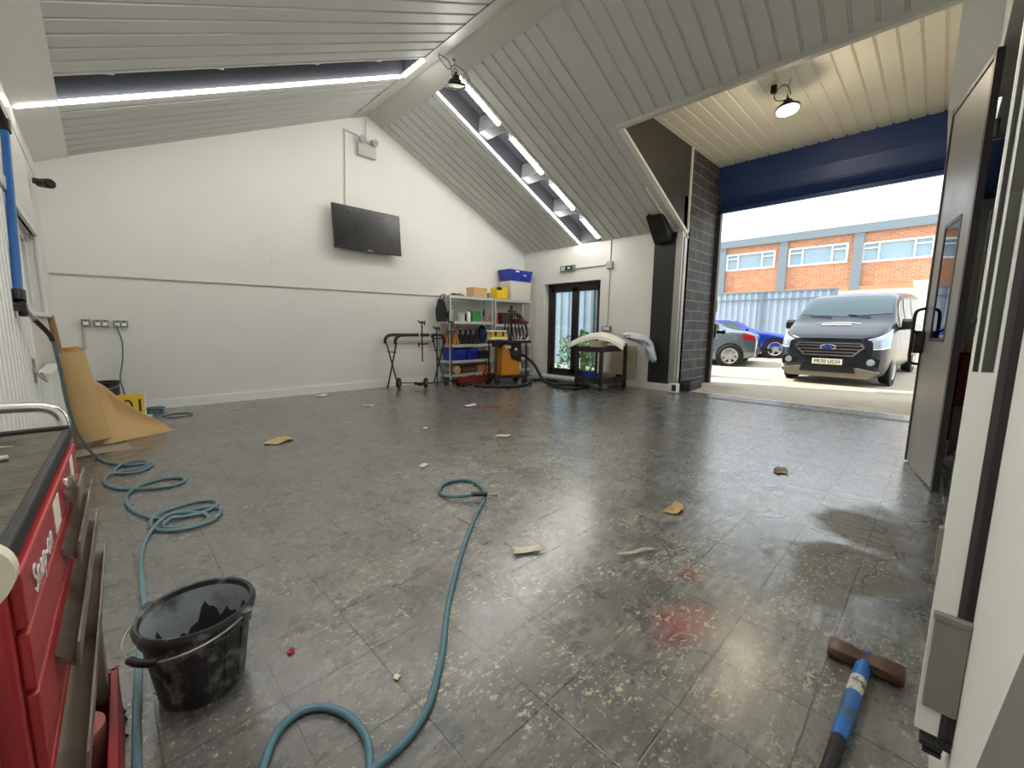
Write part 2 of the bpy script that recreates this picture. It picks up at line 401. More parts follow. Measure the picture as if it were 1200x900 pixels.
# wall beside the camera: full height up to the doorway, lintel over the doorway, jog beyond it
wf = MB()
wf.box((XL - .3, YF - .12, -.1), (2.45, YF, 5.6)); wf.box((2.45, YF - .12, 3.12), (5.42, YF, 5.6))
struct(wf.build('wall_front', M['wall']))
wj = MB(); wj.box((5.42, -.12, -.1), (9.6, -.04, 5.0)); wj.box((5.42, -.04, 3.12), (9.75, .15, 5.0))
struct(wj.build('wall_jog', M['wall']))
# outer roof
rf = MB()
rf.prism([(XL - .4, zr(XL) + .42), (AX, AZ + .5), (XR + .4, zr(XR) + .38), (XR + .4, zr(XR) + .48), (AX, AZ + .62), (XL - .4, zr(XL) + .54)], 1, 3.95, YB + .35)
rf.prism([(XL - .4, zr(XL) + .42), (AX, AZ + .5), (5.2, AZ + .1), (5.2, AZ + .25), (AX, AZ + .62), (XL - .4, zr(XL) + .54)], 1, -.4, 3.95)
rf.box((5.0, -.4, 4.72), (9.9, 3.95, 4.9)); rf.box((5.0, -.4, 4.72), (5.2, 3.95, 5.2)); rf.prism([(5.0, zr(5.0) + .1), (8.3, zr(8.3) + .12), (9.75, 3.3), (9.75, 4.9), (5.0, 4.9)], 1, 3.865, 3.95)
struct(rf.build('roof', M['recess']))

def ribbed(rib0, y0, y1, x0, x1, zf, p, xt=True):
    """profiled liner sheet: grooves run along x; zf(x) gives the height"""
    ys = [(y0, 0)]; k = math.ceil((y0 - rib0) / p)
    while rib0 + k * p < y1 - .04:
        y = rib0 + k * p; k += 1
        if y < y0 + .035: continue
        ys += [(y - .022, 0), (y - .012, .022), (y + .012, .022), (y + .022, 0)]
    ys.append((y1, 0))
    b = MB(); b.grid([[(x, y, zf(x) + d) for y, d in ys] for x in (x0, x1)])
    return b
cR = MB()
for (a, b, x0, x1) in ((5.98, YB, 4.05, XR), (3.6, 5.36, 4.05, XR), (-.1, 3.6, 4.05, 5.74)):
    g = ribbed(.111, a, b, x0, x1, zr, .207); cR.add(g.v, g.f)
struct(cR.build('ceiling', M['ceil'], solid=.004))
cL = MB()
for (a, b) in ((6.02, YB), (-.1, 5.42)):
    g = ribbed(.04, a, b, -.25, 3.58, zr, .222); cL.add(g.v, g.f)
struct(cL.build('ceiling', M['ceil'], solid=.004))
g = ribbed(.09, .15, 3.62, 5.6, 9.75, lambda x: 4.6, .2)
struct(g.build('ceiling', M['soffit'], solid=.004))
# ridge flashing (two folded faces), eave flashings
fl = MB(); fl.grid([[(x, y, zr(x) - .012) for x in (3.52, AX, 4.12)] for y in (-.1, YB)])
struct(fl.build('trim_1', M['flash'], solid=.003))
struct(MB().grid([[(x, y, z) for x, z in ((-.1, zr(-.1) - .012), (XL, zr(XL) - .012), (XL + .004, zr(XL) - .22))] for y in (-.1, YB)]).build('trim_2', M['whitemetal'], solid=.004))
# dormer edge trim
tr = MB()
tr.box((5.68, .15, zr(5.74) - .03), (5.76, 3.66, zr(5.74) + .05))
struct(tr.build('trim_3', M['flash']))
def sbar(x0, x1, y0, y1, d0, d1, out=None):
    b = out or MB()
    b.prism([(x0, zr(x0) + d0), (x1, zr(x1) + d0), (x1, zr(x1) + d1), (x0, zr(x0) + d1)], 1, y0, y1); return b
struct(sbar(5.7, 8.22, 3.57, 3.65, -.035, .02).build('trim_4', M['whitemetal']))
struct(sbar(6.9, 8.05, 3.76, 3.80, -.03, .02).build('trim_5', M['whitemetal']))
# cheek panel between slope and flat soffit, white vertical bead, brick reveal
struct(MB().prism([(5.3, zr(5.3) + .03), (8.2, zr(8.2) + .03), (8.2, 4.62), (5.3, 4.62)], 1, 3.6, 3.86).build('wall_cheek', M['darkpanel']))
struct(MB().box((8.18, 3.57, 2.95), (8.22, 3.6, 4.6)).build('trim_6', M['whitemetal']))
struct(MB().box((8.2, 3.6, 0), (9.72, 3.86, 4.62)).build('wall_brick', M['brickdark']))
struct(MB().box((9.62, 3.52, .02), (9.75, 3.6, 4.0)).build('trim_7', M['dark_edge']))
# steel and black posts at the opening
cA = struct(MB().box((7.985, 3.70, .14), (XR + .01, 4.14, 3.06)).build('pillar_black', M['black']))
cS = MB(); cS.box((7.98, 3.58, 0), (8.2, 3.67, 2.96)); cS.box((7.98, 3.67, 0), (8.0, 3.70, 2.96)); cS.box((8.06, 3.565, 0), (8.10, 3.58, 2.96))
struct(cS.build('pillar_steel', M['steel'], bevel=.004))
struct(MB().box((7.95, 3.55, 0), (8.0, 4.62, .14)).build('baseboard_right', M['wall']))
bb = MB(); bb.box((-.4, 7.735, 0), (8.03, 7.76, .13))
struct(bb.build('baseboard_back', M['white_upvc']))

# ------------------------------------------------------------------ roof-light channels and LED strips
def channel(x0, x1, y0, y1, name):
    b = MB()
    for y in (y0, y1):
        b.add([(x0, y, zr(x0)), (x1, y, zr(x1)), (x1, y, zr(x1) + .36), (x0, y, zr(x0) + .36)], [(0, 1, 2, 3)])
    b.add([(x0, y0, zr(x0) + .36), (x1, y0, zr(x1) + .36), (x1, y1, zr(x1) + .36), (x0, y1, zr(x0) + .36)], [(0, 1, 2, 3)])
    for x in (x0, x1):
        b.add([(x, y0, zr(x)), (x, y1, zr(x)), (x, y1, zr(x) + .36), (x, y0, zr(x) + .36)], [(0, 1, 2, 3)])
    o = b.build(name, M['recess'], solid=.004); return struct(o)
channel(4.06, 8.02, 5.36, 5.98, 'ceiling_recess')
channel(-.38, 3.56, 5.42, 6.02, 'ceiling_recess')
px = [5.08, 6.15, 7.12]
for x in px:
    b = MB(); b.prism([(x - .09, zr(x) + .10), (x + .11, zr(x) + .04), (x + .09, zr(x) + .36), (x - .07, zr(x) + .36)], 1, 5.365, 5.975)
    struct(b.build('beam', M['purlin']))
for x in (.28, 1.2, 2.25, 3.1):
    b = MB(); b.prism([(x - .05, zr(x) + .16), (x + .03, zr(x) + .18), (x + .03, zr(x) + .36), (x - .05, zr(x) + .36)], 1, 5.425, 5.9)
    struct(b.build('beam', M['dark_edge']))
struct(sbar(4.06, 8.02, 5.32, 5.36, -.01, .03).build('trim_8', M['whitemetal']))
segs = [(4.12, 4.96), (5.24, 6.04), (6.30, 7.00), (7.28, 7.90)]
seglab = ['bright LED tube in the right-hand roof slot, topmost under the ridge lamp', 'bright LED tube in the right-hand roof slot, second down from the ridge',
          'bright LED tube in the right-hand roof slot, third down from the ridge', 'bright LED tube in the right-hand roof slot, lowest above the exit door wall']
for (a, b), lb in zip(segs, seglab):
    t = thing('led_tube', lb, 'ceiling light', (a, 5.42, zr(a)), 0, 'LED tubes in the right roof slot')
    dx = b - a; dz = zr(b) - zr(a)
    q = MB(); q.cyl((0, 0, .02), (dx, 0, dz + .02), .042, n=12); q.build('tube', M['led'], t, True)
    h = MB(); h.prism([(0, .05), (dx, dz + .05), (dx, dz + .085), (0, .085)], 1, -.045, .045); h.build('housing', M['whitemetal'], t)
    for e in (0, 1):
        h = MB(); h.box((e * dx - .015, -.04, e * dz - .02), (e * dx + .015, .04, e * dz + .07)); h.build('end_cap', M['whitemetal'], t)
t = thing('led_batten', 'LED batten hung under the left roof slope above the tool chest', 'ceiling light', (-.1, 1.5, 3.0))  # added fill light above the frame, evens out the room brightness
q = MB(); q.cyl((0, 0, 0), (1.3, 0, 0), .045, n=12); q.build('tube', emit('led_batten_white', (1.0, 0.975, 0.94, 1), 85), t, True)
h = MB(); h.box((-.03, -.06, .04), (1.33, .06, .10)); h.build('housing', M['whitemetal'], t, bevel=.005)
for x in (.1, 1.2):
    h = MB(); h.cyl((x, 0, .10), (x, 0, zr(-.1 + x) - 3.0), .004, n=6); h.build('hanging_wire', M['steel'], t)
t = sbar(4.08, 8.0, 5.955, 5.975, -.012, .008).build('led_strip', M['led_trim']); tag(t, 'thin bright LED strip along the far edge of the right-hand roof slot', 'ceiling light')
t = sbar(-.37, 3.51, 5.975, 6.006, -.022, .010).build('led_strip', M['led_trim']); tag(t, 'long bright LED strip along the lower edge of the left roof slot', 'ceiling light')
t = MB().box((3.52, 5.44, zr(3.52) - .02), (3.555, 5.97, zr(3.52) + .02)).build('led_strip', M['led_trim']); tag(t, 'short bright LED strip closing the ridge end of the left roof slot', 'ceiling light')

# ------------------------------------------------------------------ high-bay lamps
def lamp(loc, tilt, label, lens, chain_top, loops):
    t = thing('high_bay_lamp', label, 'ceiling lamp', loc)
    m = tilt
    b = MB(); b.lathe([(.0, .10), (.055, .10), (.06, .055), (.085, .05), (.10, .02), (.15, .0), (.155, -.035), (.14, -.035), (.125, -.012), (0, -.012)], n=28, mtx=m)
    b.build('lamp_body', M['black'], t, True)
    b = MB(); b.lathe([(0, -.018), (.128, -.018), (.128, -.024), (0, -.026)], n=28, mtx=m); b.build('lens', lens, t, True)
    b = MB(); b.cyl(m @ Vector((0, 0, .10)), m @ Vector((0, 0, .14)), .02, n=12)
    b.tube([m @ Vector((.03 * math.cos(a), 0, .15 + .03 * math.sin(a))) for a in [i * PI / 8 for i in range(17)]], .005, 6); b.build('hook', M['blackmetal'], t, True)
    top = Vector(chain_top) - Vector(loc); p0 = m @ Vector((0, 0, .18)); b = MB(); n = 7
    for i in range(n):
        c = p0.lerp(top, (i + .5) / n); l = (top - p0).length / n * .62
        ax = (1, 0, 0) if i % 2 else (0, 1, 0)
        b.tube([c + Vector(ax) * (.012 * math.cos(a)) + Vector((0, 0, l * math.sin(a))) for a in [k * PI / 6 for k in range(13)]], .0035, 5)
    b.build('chain', M['steel'], t, True)
    b = MB(); b.tube(smoothpts([Vector(p) - Vector(loc) for p in loops], 8), .006, 6); b.build('cable', M['rubber'], t, True)
    b = MB(); b.cyl(top, top + Vector((0, 0, .02)), .03, n=12); b.build('ceiling_hook', M['blackmetal'], t, True)
    return t
lamp((3.93, 5.22, 4.66), RM('X', 12) @ RM('Y', -8), 'round black lamp with unlit pale lens hung below the ridge', M['lens_off'], (3.93, 5.24, 4.975),
     [(3.90, 5.24, 4.76), (3.80, 5.2, 4.9), (3.70, 5.3, 4.97), (3.86, 5.3, 4.86), (3.95, 5.25, 4.93), (4.15, 5.2, 4.84), (4.12, 5.2, 4.72), (4.05, 5.2, 4.78), (3.98, 5.22, 4.76)])
lamp((6.95, 1.77, 4.22), RM('X', -6) @ RM('Y', 6), 'round black lamp glowing warm under the cream porch ceiling', M['lamp_lens'], (6.95, 1.77, 4.6),
     [(6.95, 1.77, 4.33), (6.90, 1.90, 4.34), (6.9, 1.93, 4.44), (6.95, 1.84, 4.54), (6.97, 1.77, 4.46), (6.95, 1.75, 4.38)])
t = MB().box((6.98, 1.94, 4.36), (7.04, 2.01, 4.46)).build('junction_box', M['black'], bevel=.006); tag(t, 'small dark junction box beside the warm glowing porch lamp', 'junction box'); t.location = (0, 0, .14)

# ------------------------------------------------------------------ window on the left wall, ribbed door panel, radiator
w = struct(bpy.data.objects.new('window_1', None)); C.objects.link(w); w.location = (XL, wy0, wz0)
b = MB()
for (y0, y1, z0, z1) in ((0, 1.6, 0, .06), (0, 1.6, .72, .78), (0, .06, 0, .78), (1.54, 1.6, 0, .78), (.78, .84, 0, .78)):
    b.box((-.14, y0, z0), (-.06, y1, z1))
b.build('window_frame', M['white_upvc'], w, bevel=.006)
MB().box((-.105, .05, .05), (-.095, 1.55, .74)).build('pane', M['glassdark'], w)
MB().box((-.12, -.05, -.04), (.05, 1.65, -.005)).build('window_sill', M['white_upvc'], w, bevel=.006)
b = MB()
for (y0, y1, z0, z1) in ((-.07, 0, -.0, .85), (1.6, 1.67, 0, .85), (-.07, 1.67, .78, .85)): b.box((-.02, y0, z0), (.025, y1, z1))
b.build('window_trim', M['white_upvc'], w, bevel=.005)
d = struct(bpy.data.objects.new('door_3', None)); C.objects.link(d); d.location = (XL, 2.2, 0)
b = MB(); ys = []; 
for i in range(18): ys += [(i * .125, 0), (i * .125 + .05, 0), (i * .125 + .065, .02), (i * .125 + .11, .02)]
b.grid([[(.025 + e, y, z) for y, e in ys] for z in (.02, 2.0)]); b.build('door_panel', M['white_upvc'], d, solid=.01)
b = MB(); b.box((0, -.08, 0), (.05, 0, 2.1)); b.box((0, 2.23, 0), (.06, 2.31, 2.1)); b.box((0, -.08, 2.02), (.06, 2.31, 2.1)); b.build('door_frame', M['white_upvc'], d)
t = thing('radiator', 'white panel radiator on the left wall behind the paper rolls', 'radiator', (XL + .02, 4.53, .2))
b = MB()
prof = []
for i in range(24): prof += [(i * .045, .085), (i * .045 + .02, .085), (i * .045 + .027, .075), (i * .045 + .038, .075)]
b.grid([[(e, y, z) for y, e in prof] for z in (0, .62)]); b.grid([[(e - .05, y, z) for y, e in prof] for z in (0, .62)]); b.build('panel', M['white_upvc'], t, solid=.008)
b = MB(); b.box((.015, -.01, .60), (.10, 1.08, .64)); b.box((.015, -.02, 0), (.1, 0, .64)); b.box((.015, 1.07, 0), (.1, 1.09, .64)); b.build('grille_cover', M['white_upvc'], t, bevel=.005)
b = MB(); b.cyl((.06, -.03, .03), (.06, -.03, -.2), .01); b.cyl((.06, -.03, .0), (.06, -.03, .09), .022); b.build('valve', M['chrome'], t, True)
for y in (.1, .9): MB().box((0, y, .3), (.02, y + .04, .5)).build('bracket', M['white_upvc'], t)
t = thing('coat_hook', 'grey double coat hook on the left wall beside the radiator', 'hook', (XL + .05, 4.35, .84))
b = MB(); b.tube(smoothpts([(.0, -.05, .06), (.03, -.05, .0), (.05, -.035, -.035), (.055, .0, -.04), (.05, .04, -.035), (.03, .055, 0.015)], 6), .008, 8); b.build('prong', M['steel'], t, True)
MB().box((-.05, -.03, -.05), (.01, .03, .12)).build('back_plate', M['steel'], t, bevel=.004)
t = thing('security_camera', 'small black wall camera under the left eave at the gable', 'camera', (XL + .02, 6.9, 2.70))
b = MB(); b.cyl((.0, 0, 0), (.06, 0, 0), .03); b.build('mount', M['black'], t, True)
b = MB(); b.cyl((.05, .06, .0), (.13, -.12, -.03), .045, .05, n=16); b.build('lamp_body', M['black'], t, True)
b = MB(); b.cyl((.13, -.12, -.03), (.137, -.135, -.032), .035, n=16); b.build('lens', M['screen'], t, True)
# dark loudspeaker-like box high in the left corner of the picture
t = thing('speaker_box', 'dark box mounted high on the left wall at the picture corner', 'speaker', (XL + .01, 3.75, 3.0))
MB().box((.03, -.3, .06), (.20, .20, .3)).build('cabinet', M['black'], t, bevel=.01)
MB().box((0, -.05, .0), (.04, .05, .12)).build('bracket', M['blackmetal'], t)

# ------------------------------------------------------------------ gable wall fittings
t = thing('television', 'large black flat television mounted on the white gable wall', 'television', (3.70, 7.60, 2.96))
tl = RM('X', -4)
MB().box((-.65, -.02, -.38), (.65, .03, .38), tl).build('casing', M['black'], t, bevel=.008)
MB().box((-.628, -.024, -.345), (.628, -.019, .36), tl).build('screen', M['screen'], t)
MB().box((-.05, -.026, -.372), (.05, -.02, -.358), tl).build('badge', M['steel'], t)
b = MB(); b.box((-.2, .03, -.15), (.2, .09, .15), tl); b.box((-.12, .07, -.2), (.12, .155, .2)); b.build('wall_mount', M['blackmetal'], t)
def conduit(name, pts, label, r=.012, m='conduit'):
    b = MB()
    for a, c in zip(pts, pts[1:]): b.cyl(a, c, r, n=8)
    for p in pts[1:-1]: b.lathe([(0, -r * 1.3), (r * 1.3, -r * .6), (r * 1.3, r * .6), (0, r * 1.3)], p, 8)
    o = b.build(name, M[m], None, True); return tag(o, label, 'conduit')
conduit('wall_conduit', [(3.345, 7.748, 3.34), (3.385, 7.748, 4.655), (3.60, 7.748, 4.64), (3.70, 7.73, 4.58)], 'painted conduit rising from the television to the twin emergency lamp')
conduit('wall_conduit', [(XL + .01, 7.748, 1.815), (3.0, 7.748, 1.86), (6.6, 7.748, 1.90)], 'long thin conduit running level across the whole gable wall')
t = thing('emergency_light', 'twin-spot emergency light box near the top of the gable', 'emergency light', (3.78, 7.70, 4.42))
MB().box((-.18, -.02, -.13), (.17, .055, .10)).build('housing', M['conduit'], t, bevel=.008)
for s in (-1, 1):
    b = MB(); b.cyl((s * .1, .0, .14), (s * .12, -.10, .13), .05, .065, n=16); b.build('spot_head', M['conduit'], t, True)
    b = MB(); b.cyl((s * .12, -.1, .13), (s * .1205, -.103, .13), .055, n=16); b.build('lens', M['lens'], t, True)
b = MB(); b.cyl((.0, .03, .1), (.0, .03, .55), .008, n=8); b.build('wire_tail', M['conduit'], t, True)
def socket(loc, label, n=2, w=.145, single=False):
    t = thing('wall_socket', label, 'socket', loc, 0, 'metal sockets on the gable wall')
    MB().box((-w / 2, -.045, -.045), (w / 2, 0, .045)).build('back_box', M['socket'], t, bevel=.005)
    for i in range(n):
        x = (i - (n - 1) / 2) * .066
        b = MB(); b.box((x - .022, -.052, -.03), (x + .022, -.044, .012)); b.build('outlet', M['white'], t)
        b = MB(); b.box((x - .008, -.054, .018), (x + .008, -.044, .036)); b.build('switch', M['ink'], t)
    return t
socket((-.125, 7.757, 1.215), 'small single grey socket, first by the left corner', 1, .085)
socket((.02, 7.757, 1.21), 'double metal socket between the single socket and the cabled one')
socket((.205, 7.757, 1.205), 'grey double socket with the blue cable hanging from it')
conduit('wall_conduit', [(-.15, 7.748, 1.17), (-.16, 7.748, .89), (XL + .01, 7.748, .88)], 'short elbow of trunking below the single socket', .016)
b = MB(); b.tube(smoothpts([(.165, 7.705, 1.19), (.17, 7.68, 1.12), (.20, 7.69, .95), (.18, 7.70, .7), (.14, 7.70, .48), (.16, 7.71, .3), (.2, 7.71, .02)], 8), .008, 7)
tag(b.build('power_cable', M['hose2'], None, True), 'thin blue cable hanging from the grey socket down the wall', 'cable')

# ------------------------------------------------------------------ air line on the left wall
t = thing('air_drop_pipe', 'straight blue compressed-air pipe hanging on the left wall', 'pipe', (-.33, 4.357, 2.455))
P = lambda a: Vector(a) - Vector((-.33, 4.357, 2.455))
b = MB(); b.cyl(P((-.33, 4.357, 2.455)), P((-.33, 3.87, 1.36)), .021, n=12); b.build('tube', M['bluepipe'], t, True)
b = MB(); b.cyl(P((-.33, 4.375, 2.50)), P((-.33, 4.34, 2.42)), .03, n=12); b.build('collar', M['black'], t, True)
b = MB(); b.tube(smoothpts([P((-.33, 4.37, 2.49)), P((-.345, 4.30, 2.55)), P((-.36, 4.1, 2.62)), P((-.375, 3.9, 2.66))], 5), .02, 10); b.build('elbow', M['black'], t, True)
b = MB(); b.cyl(P((-.33, 3.88, 1.39)), P((-.33, 3.85, 1.33)), .032, n=12); b.build('collar', M['black'], t, True)
b = MB(); b.box(P((-.38, 3.80, 1.27)), P((-.30, 3.90, 1.315))); b.cyl(P((-.32, 3.85, 1.33)), P((-.32, 3.86, 1.24)), .02); b.build('wall_plate', M['blackmetal'], t, bevel=.004)
b = MB(); b.cyl(P((-.315, 3.86, 1.29)), P((-.29, 3.95, 1.225)), .014, n=10); b.build('quick_coupler', M['chrome'], t, True)
H1 = [(-0.115, 5.223), (-0.067, 4.981), (0.001, 4.837), (0.073, 4.729), (0.158, 4.693), (0.208, 4.685), (0.222, 4.60), (0.146, 4.469), (0.063, 4.467), (-0.015, 4.561), (0.02, 4.747), (0.098, 4.83), (0.183, 4.754), (0.205, 4.634), (0.142, 4.545), (0.053, 4.53), (-0.033, 4.52), (-0.07, 4.44), (-0.071, 4.296), (-0.023, 4.122), (0.056, 4.017), (0.164, 3.931), (0.277, 3.89), (0.352, 3.929), (0.371, 4.01), (0.336, 4.078), (0.257, 4.116), (0.174, 4.093), (0.094, 4.027), (0.038, 3.884), (0.028, 3.715), (0.054, 3.528), (0.103, 3.373), (0.153, 3.275), (0.23, 3.213), (0.328, 3.186), (0.402, 3.203), (0.455, 3.261), (0.468, 3.325), (0.431, 3.398), (0.357, 3.419), (0.266, 3.408), (0.193, 3.363), (0.129, 3.275), (0.118, 3.178), (0.146, 3.079), (0.225, 3.005), (0.319, 2.99), (0.4, 3.021), (0.454, 3.119), (0.455, 3.195), (0.41, 3.259), (0.34, 3.278), (0.268, 3.259), (0.195, 3.197), (0.169, 3.13), (0.192, 3.073), (0.258, 3.018), (0.339, 3.016), (0.379, 3.057), (0.383, 3.135), (0.348, 3.202), (0.284, 3.245), (0.215, 3.236), (0.163, 3.191), (0.108, 3.073), (0.079, 2.966), (0.058, 2.838), (0.047, 2.692), (0.038, 2.415), (0.033, 2.221), (0.021, 2.061), (0.0, 1.877), (-0.012, 1.72), (-0.02, 1.604), (-0.025, 1.498), (-0.03, 1.387), (-0.04, 1.2), (-.08, 1.0), (-.16, .8)]
def heights(pts, r):
    """lay later turns of the hose on top of earlier ones"""
    out = []
    for i, (x, y) in enumerate(pts):
        z = r
        for j in range(max(0, i - 40), i - 6):
            if (out[j][0] - x) ** 2 + (out[j][1] - y) ** 2 < (2.4 * r) ** 2: z = max(z, min(out[j][2] + 2 * r, r * 5))
        out.append((x, y, z))
    return out
drop = [(-.29, 3.95, 1.225), (-.265, 4.03, 1.18), (-.237, 4.15, 1.105), (-.231, 4.3, .985), (-.229, 4.45, .82), (-.230, 4.65, .6), (-.214, 4.88, .36), (-.175, 5.08, .16), (-.14, 5.18, .05)]
hp = [Vector((x, y, .0)) for x, y in H1]
fine = smoothpts([(x, y, 0) for x, y in H1], 4)
hz = []
zz = heights([(p.x, p.y) for p in fine], .011)
sm = [sum(zz[min(max(i + k, 0), len(zz) - 1)][2] for k in range(-4, 5)) / 9 for i in range(len(zz))]
line = smoothpts(drop, 6)[:-1] + [Vector((p[0], p[1], z)) for p, z in zip(zz, sm)]
t = thing('air_hose', 'blue-grey air hose looped in coils on the floor below the wall pipe', 'hose', (0, 0, 0))
MB().tube(line, .011, 8).build('tube', M['hose'], t, True)
b = MB(); b.tube(line[0:14], .0145, 8); b.build('strain_relief', M['black'], t, True)
H2 = [(0.16, 1.03), (0.185, 1.108), (0.215, 1.166), (0.25, 1.223), (0.293, 1.261), (0.351, 1.271), (0.4, 1.241), (0.438, 1.177), (0.454, 1.103), (0.452, 1.043), (0.433, 0.988), (0.406, 0.937), (0.384, 0.917), (0.380, 0.928), (0.413, 0.951), (0.455, 0.957), (0.515, 0.961), (0.584, 0.982), (0.648, 1.02), (0.734, 1.098), (0.815, 1.182), (0.953, 1.347), (1.101, 1.499), (1.276, 1.667), (1.437, 1.811), (1.628, 1.972), (1.788, 2.092), (1.895, 2.198), (1.964, 2.338), (1.974, 2.475), (1.901, 2.544), (1.79, 2.547), (1.702, 2.488), (1.655, 2.4), (1.668, 2.304), (1.734, 2.223), (1.80, 2.185)]
t = thing('air_hose', 'blue air hose snaking across the middle floor to a looped black-tipped end', 'hose', (0, 0, 0))
z2 = [.012] * len(H2); z2[-1] = .036; z2[-2] = .03; z2[-3] = .02
line = smoothpts([(x, y, z) for (x, y), z in zip(H2, z2)], 6)
MB().tube(line, .012, 10).build('tube', M['hose2'], t, True)
b = MB(); b.tube([(1.775, 2.205, .036), (1.80, 2.182, .037), (1.86, 2.128, .037)], .017, 10); b.build('grip_sleeve', M['black'], t, True)
b = MB(); b.cyl((1.865, 2.124, .036), (1.885, 2.106, .034), .009, n=10); b.cyl((1.885, 2.106, .034), (1.915, 2.079, .03), .014, n=10); b.build('quick_coupler', M['steel'], t, True)

# ------------------------------------------------------------------ bucket, hammer
t = thing('builders_bucket', 'dusty black builders bucket on the floor beside the red tool chest', 'bucket', (.152, 1.632, 0))
b = MB(); b.lathe([(0, .004), (.112, .004), (.116, .0), (.119, .012), (.148, .225), (.156, .228), (.158, .25), (.164, .252), (.166, .268), (.158, .281), (.150, .278), (.146, .25), (.112, .02), (0, .016)], n=40)
b.build('bucket_body', M['dirtybucket'], t, True)
b = MB(); b.lathe([(0, .022), (.1105, .022), (.1455, .262)], n=40); b.build('lining', M['bucketin'], t, True)
b = MB(); R_ = []  # dried cement at the bottom, coloured dark to paint in shade for depth
for i in range(9):
    R_.append([((.112 + .004 * math.sin(3 * a)) * i / 8 * math.cos(a), (.112 + .004 * math.sin(3 * a)) * i / 8 * math.sin(a), .030 + .010 * math.sin(2.2 * a + i) * (i / 8) ** 2 + .004 * math.sin(5 * a + 2 * i) + .022 * (i / 8) ** 6 * (1 + math.sin(2 * a + 1))) for a in [k * PI / 18 for k in range(36)]])
b.grid(R_, close=True); b.build('dried_residue', mat('dried_dark_residue', rgb(34, 34, 35), .9, 0, .35, 30, .4), t, True)
b = MB()  # residue band up the inner wall, its dark tone also painting in shade
rows_b = []
for i in range(7):
    r_ = []
    for k in range(72):
        a = k * PI / 36; zt = .162 + .030 * math.sin(2 * a + .6) + .028 * math.sin(5 * a + 1.3) + .016 * math.sin(11 * a) + .012 * math.sin(23 * a + 2)
        z = .03 + (zt - .03) * i / 6; rr = .1105 + (.1455 - .1105) * (z - .022) / .24 - .0012; r_.append((rr * math.cos(a), rr * math.sin(a), z))
    rows_b.append(r_)
b.grid(rows_b, close=True)
b.build('dark_splash', mat('dark_splash_marks', rgb(38, 39, 41), .8, 0, .3, 24), t, True)
b = MB()
for i in range(5):
    a = math.radians(225 + i * 22); p = Vector((math.cos(a), math.sin(a), 0))
    b.cyl(p * .1215 + Vector((0, 0, .03)), p * .1475 + Vector((0, 0, .21)), .0035, n=6)
b.build('rib', M['dirtybucket'], t, True)
a0 = math.radians(222); pts = []
for i in range(25):
    f = (i / 24 - .5) * PI; u = Vector((math.cos(a0), math.sin(a0), 0)); v = Vector((-math.sin(a0), math.cos(a0), 0))
    pts.append(u * (.20 * math.cos(f)) + v * (.168 * math.sin(f)) + Vector((0, 0, .262 - .02 * math.cos(f))))
b = MB(); b.tube(pts, .0035, 6); hd = b.build('handle', M['steel'], t, True)
b = MB(); b.tube(pts[10:15], .011, 10); b.build('grip', M['black'], hd, True)
for s in (0, -1):
    b = MB(); p = pts[s]; b.lathe([(0, -.02), (.016, -.02), (.018, .012), (0, .012)], p, 12); b.build('handle_lug', M['dirtybucket'], t, True)

def fl(x, y, z=0): return Vector((x, y, z))
t = thing('sledgehammer', 'blue-handled sledgehammer with rusty head lying by the right wall', 'sledgehammer', (1.855, .07, 0))
hm = RM('Z', 2)
b = MB(); pr = [(.0, -.105), (.031, -.105), (.036, -.098), (.036, -.04), (.03, -.02), (.03, .02), (.036, .04), (.036, .098), (.031, .105), (0, .105)]
b.lathe(pr, n=8, mtx=TM(0, 0, .036) @ hm @ RM('X', 90) @ RM('Z', 22.5)); b.build('head', M['hammer'], t, True)
hx = hm @ Vector((-1, .075, 0))
p0 = hx * -.045 + Vector((0, 0, .04)); 
b = MB(); b.tube([p0, hx * .02 + Vector((0, 0, .038)), hx * .045 + Vector((0, 0, .036)), hx * .17 + Vector((0, 0, .032)), hx * .40 + Vector((0, 0, .029)), hx * .42 + Vector((0, 0, .028))], .02, 14, True, [.014, .016, .0215, .0225, .0215, .018]); b.build('handle', M['bluegrip'], t, True)
b = MB(); b.tube([hx * .42 + Vector((0, 0, .028)), hx * .62 + Vector((0, 0, .022)), hx * .78 + Vector((0, 0, .022))], .02, 14, True, [.019, .0185, .021]); b.build('grip', M['rubber'], t, True)
b = MB(); b.tube([hx * .12 + Vector((0, 0, .0335)), hx * .205 + Vector((0, 0, .031))], .0231, 14, False); b.build('worn_sticker', mat('worn_label', rgb(196, 196, 192), .5, 0, .2, 60, 0, rgb(40, 40, 44)), t, True)

# ------------------------------------------------------------------ red tool chest
t = thing('tool_chest', 'red tool chest with black mat top and open drawers in the front left corner', 'tool chest', (-.098, .72, 0), math.radians(-1.7))
b = MB(); b.box((-.29, 0, .30), (-.006, .78, .925)); b.build('body', M['red'], t, bevel=.006)
b = MB(); b.box((-.285, .005, .925), (-.012, .765, .940)); b.build('rubber_mat', M['mat'], t)
b = MB(); b.box((-.012, .0, .915), (.002, .78, .943)); b.box((-.29, .765, .915), (-.0, .782, .950)); b.box((-.29, -.004, .915), (0, .008, .944)); b.build('edge_strip', M['rubber'], t, bevel=.004)
b = MB(); b.tube(smoothpts([(-.30, .80, 1.0), (-.10, .80, 1.0), (-.035, .80, .992), (-.012, .797, .965), (-.010, .79, .93)], 6), .0125, 12); b.build('handle', M['chrome'], t, True)
rows = [(.835, .905, 'n'), (.755, .828, 's'), (.64, .748, 'm'), (.47, .632, 'l')]
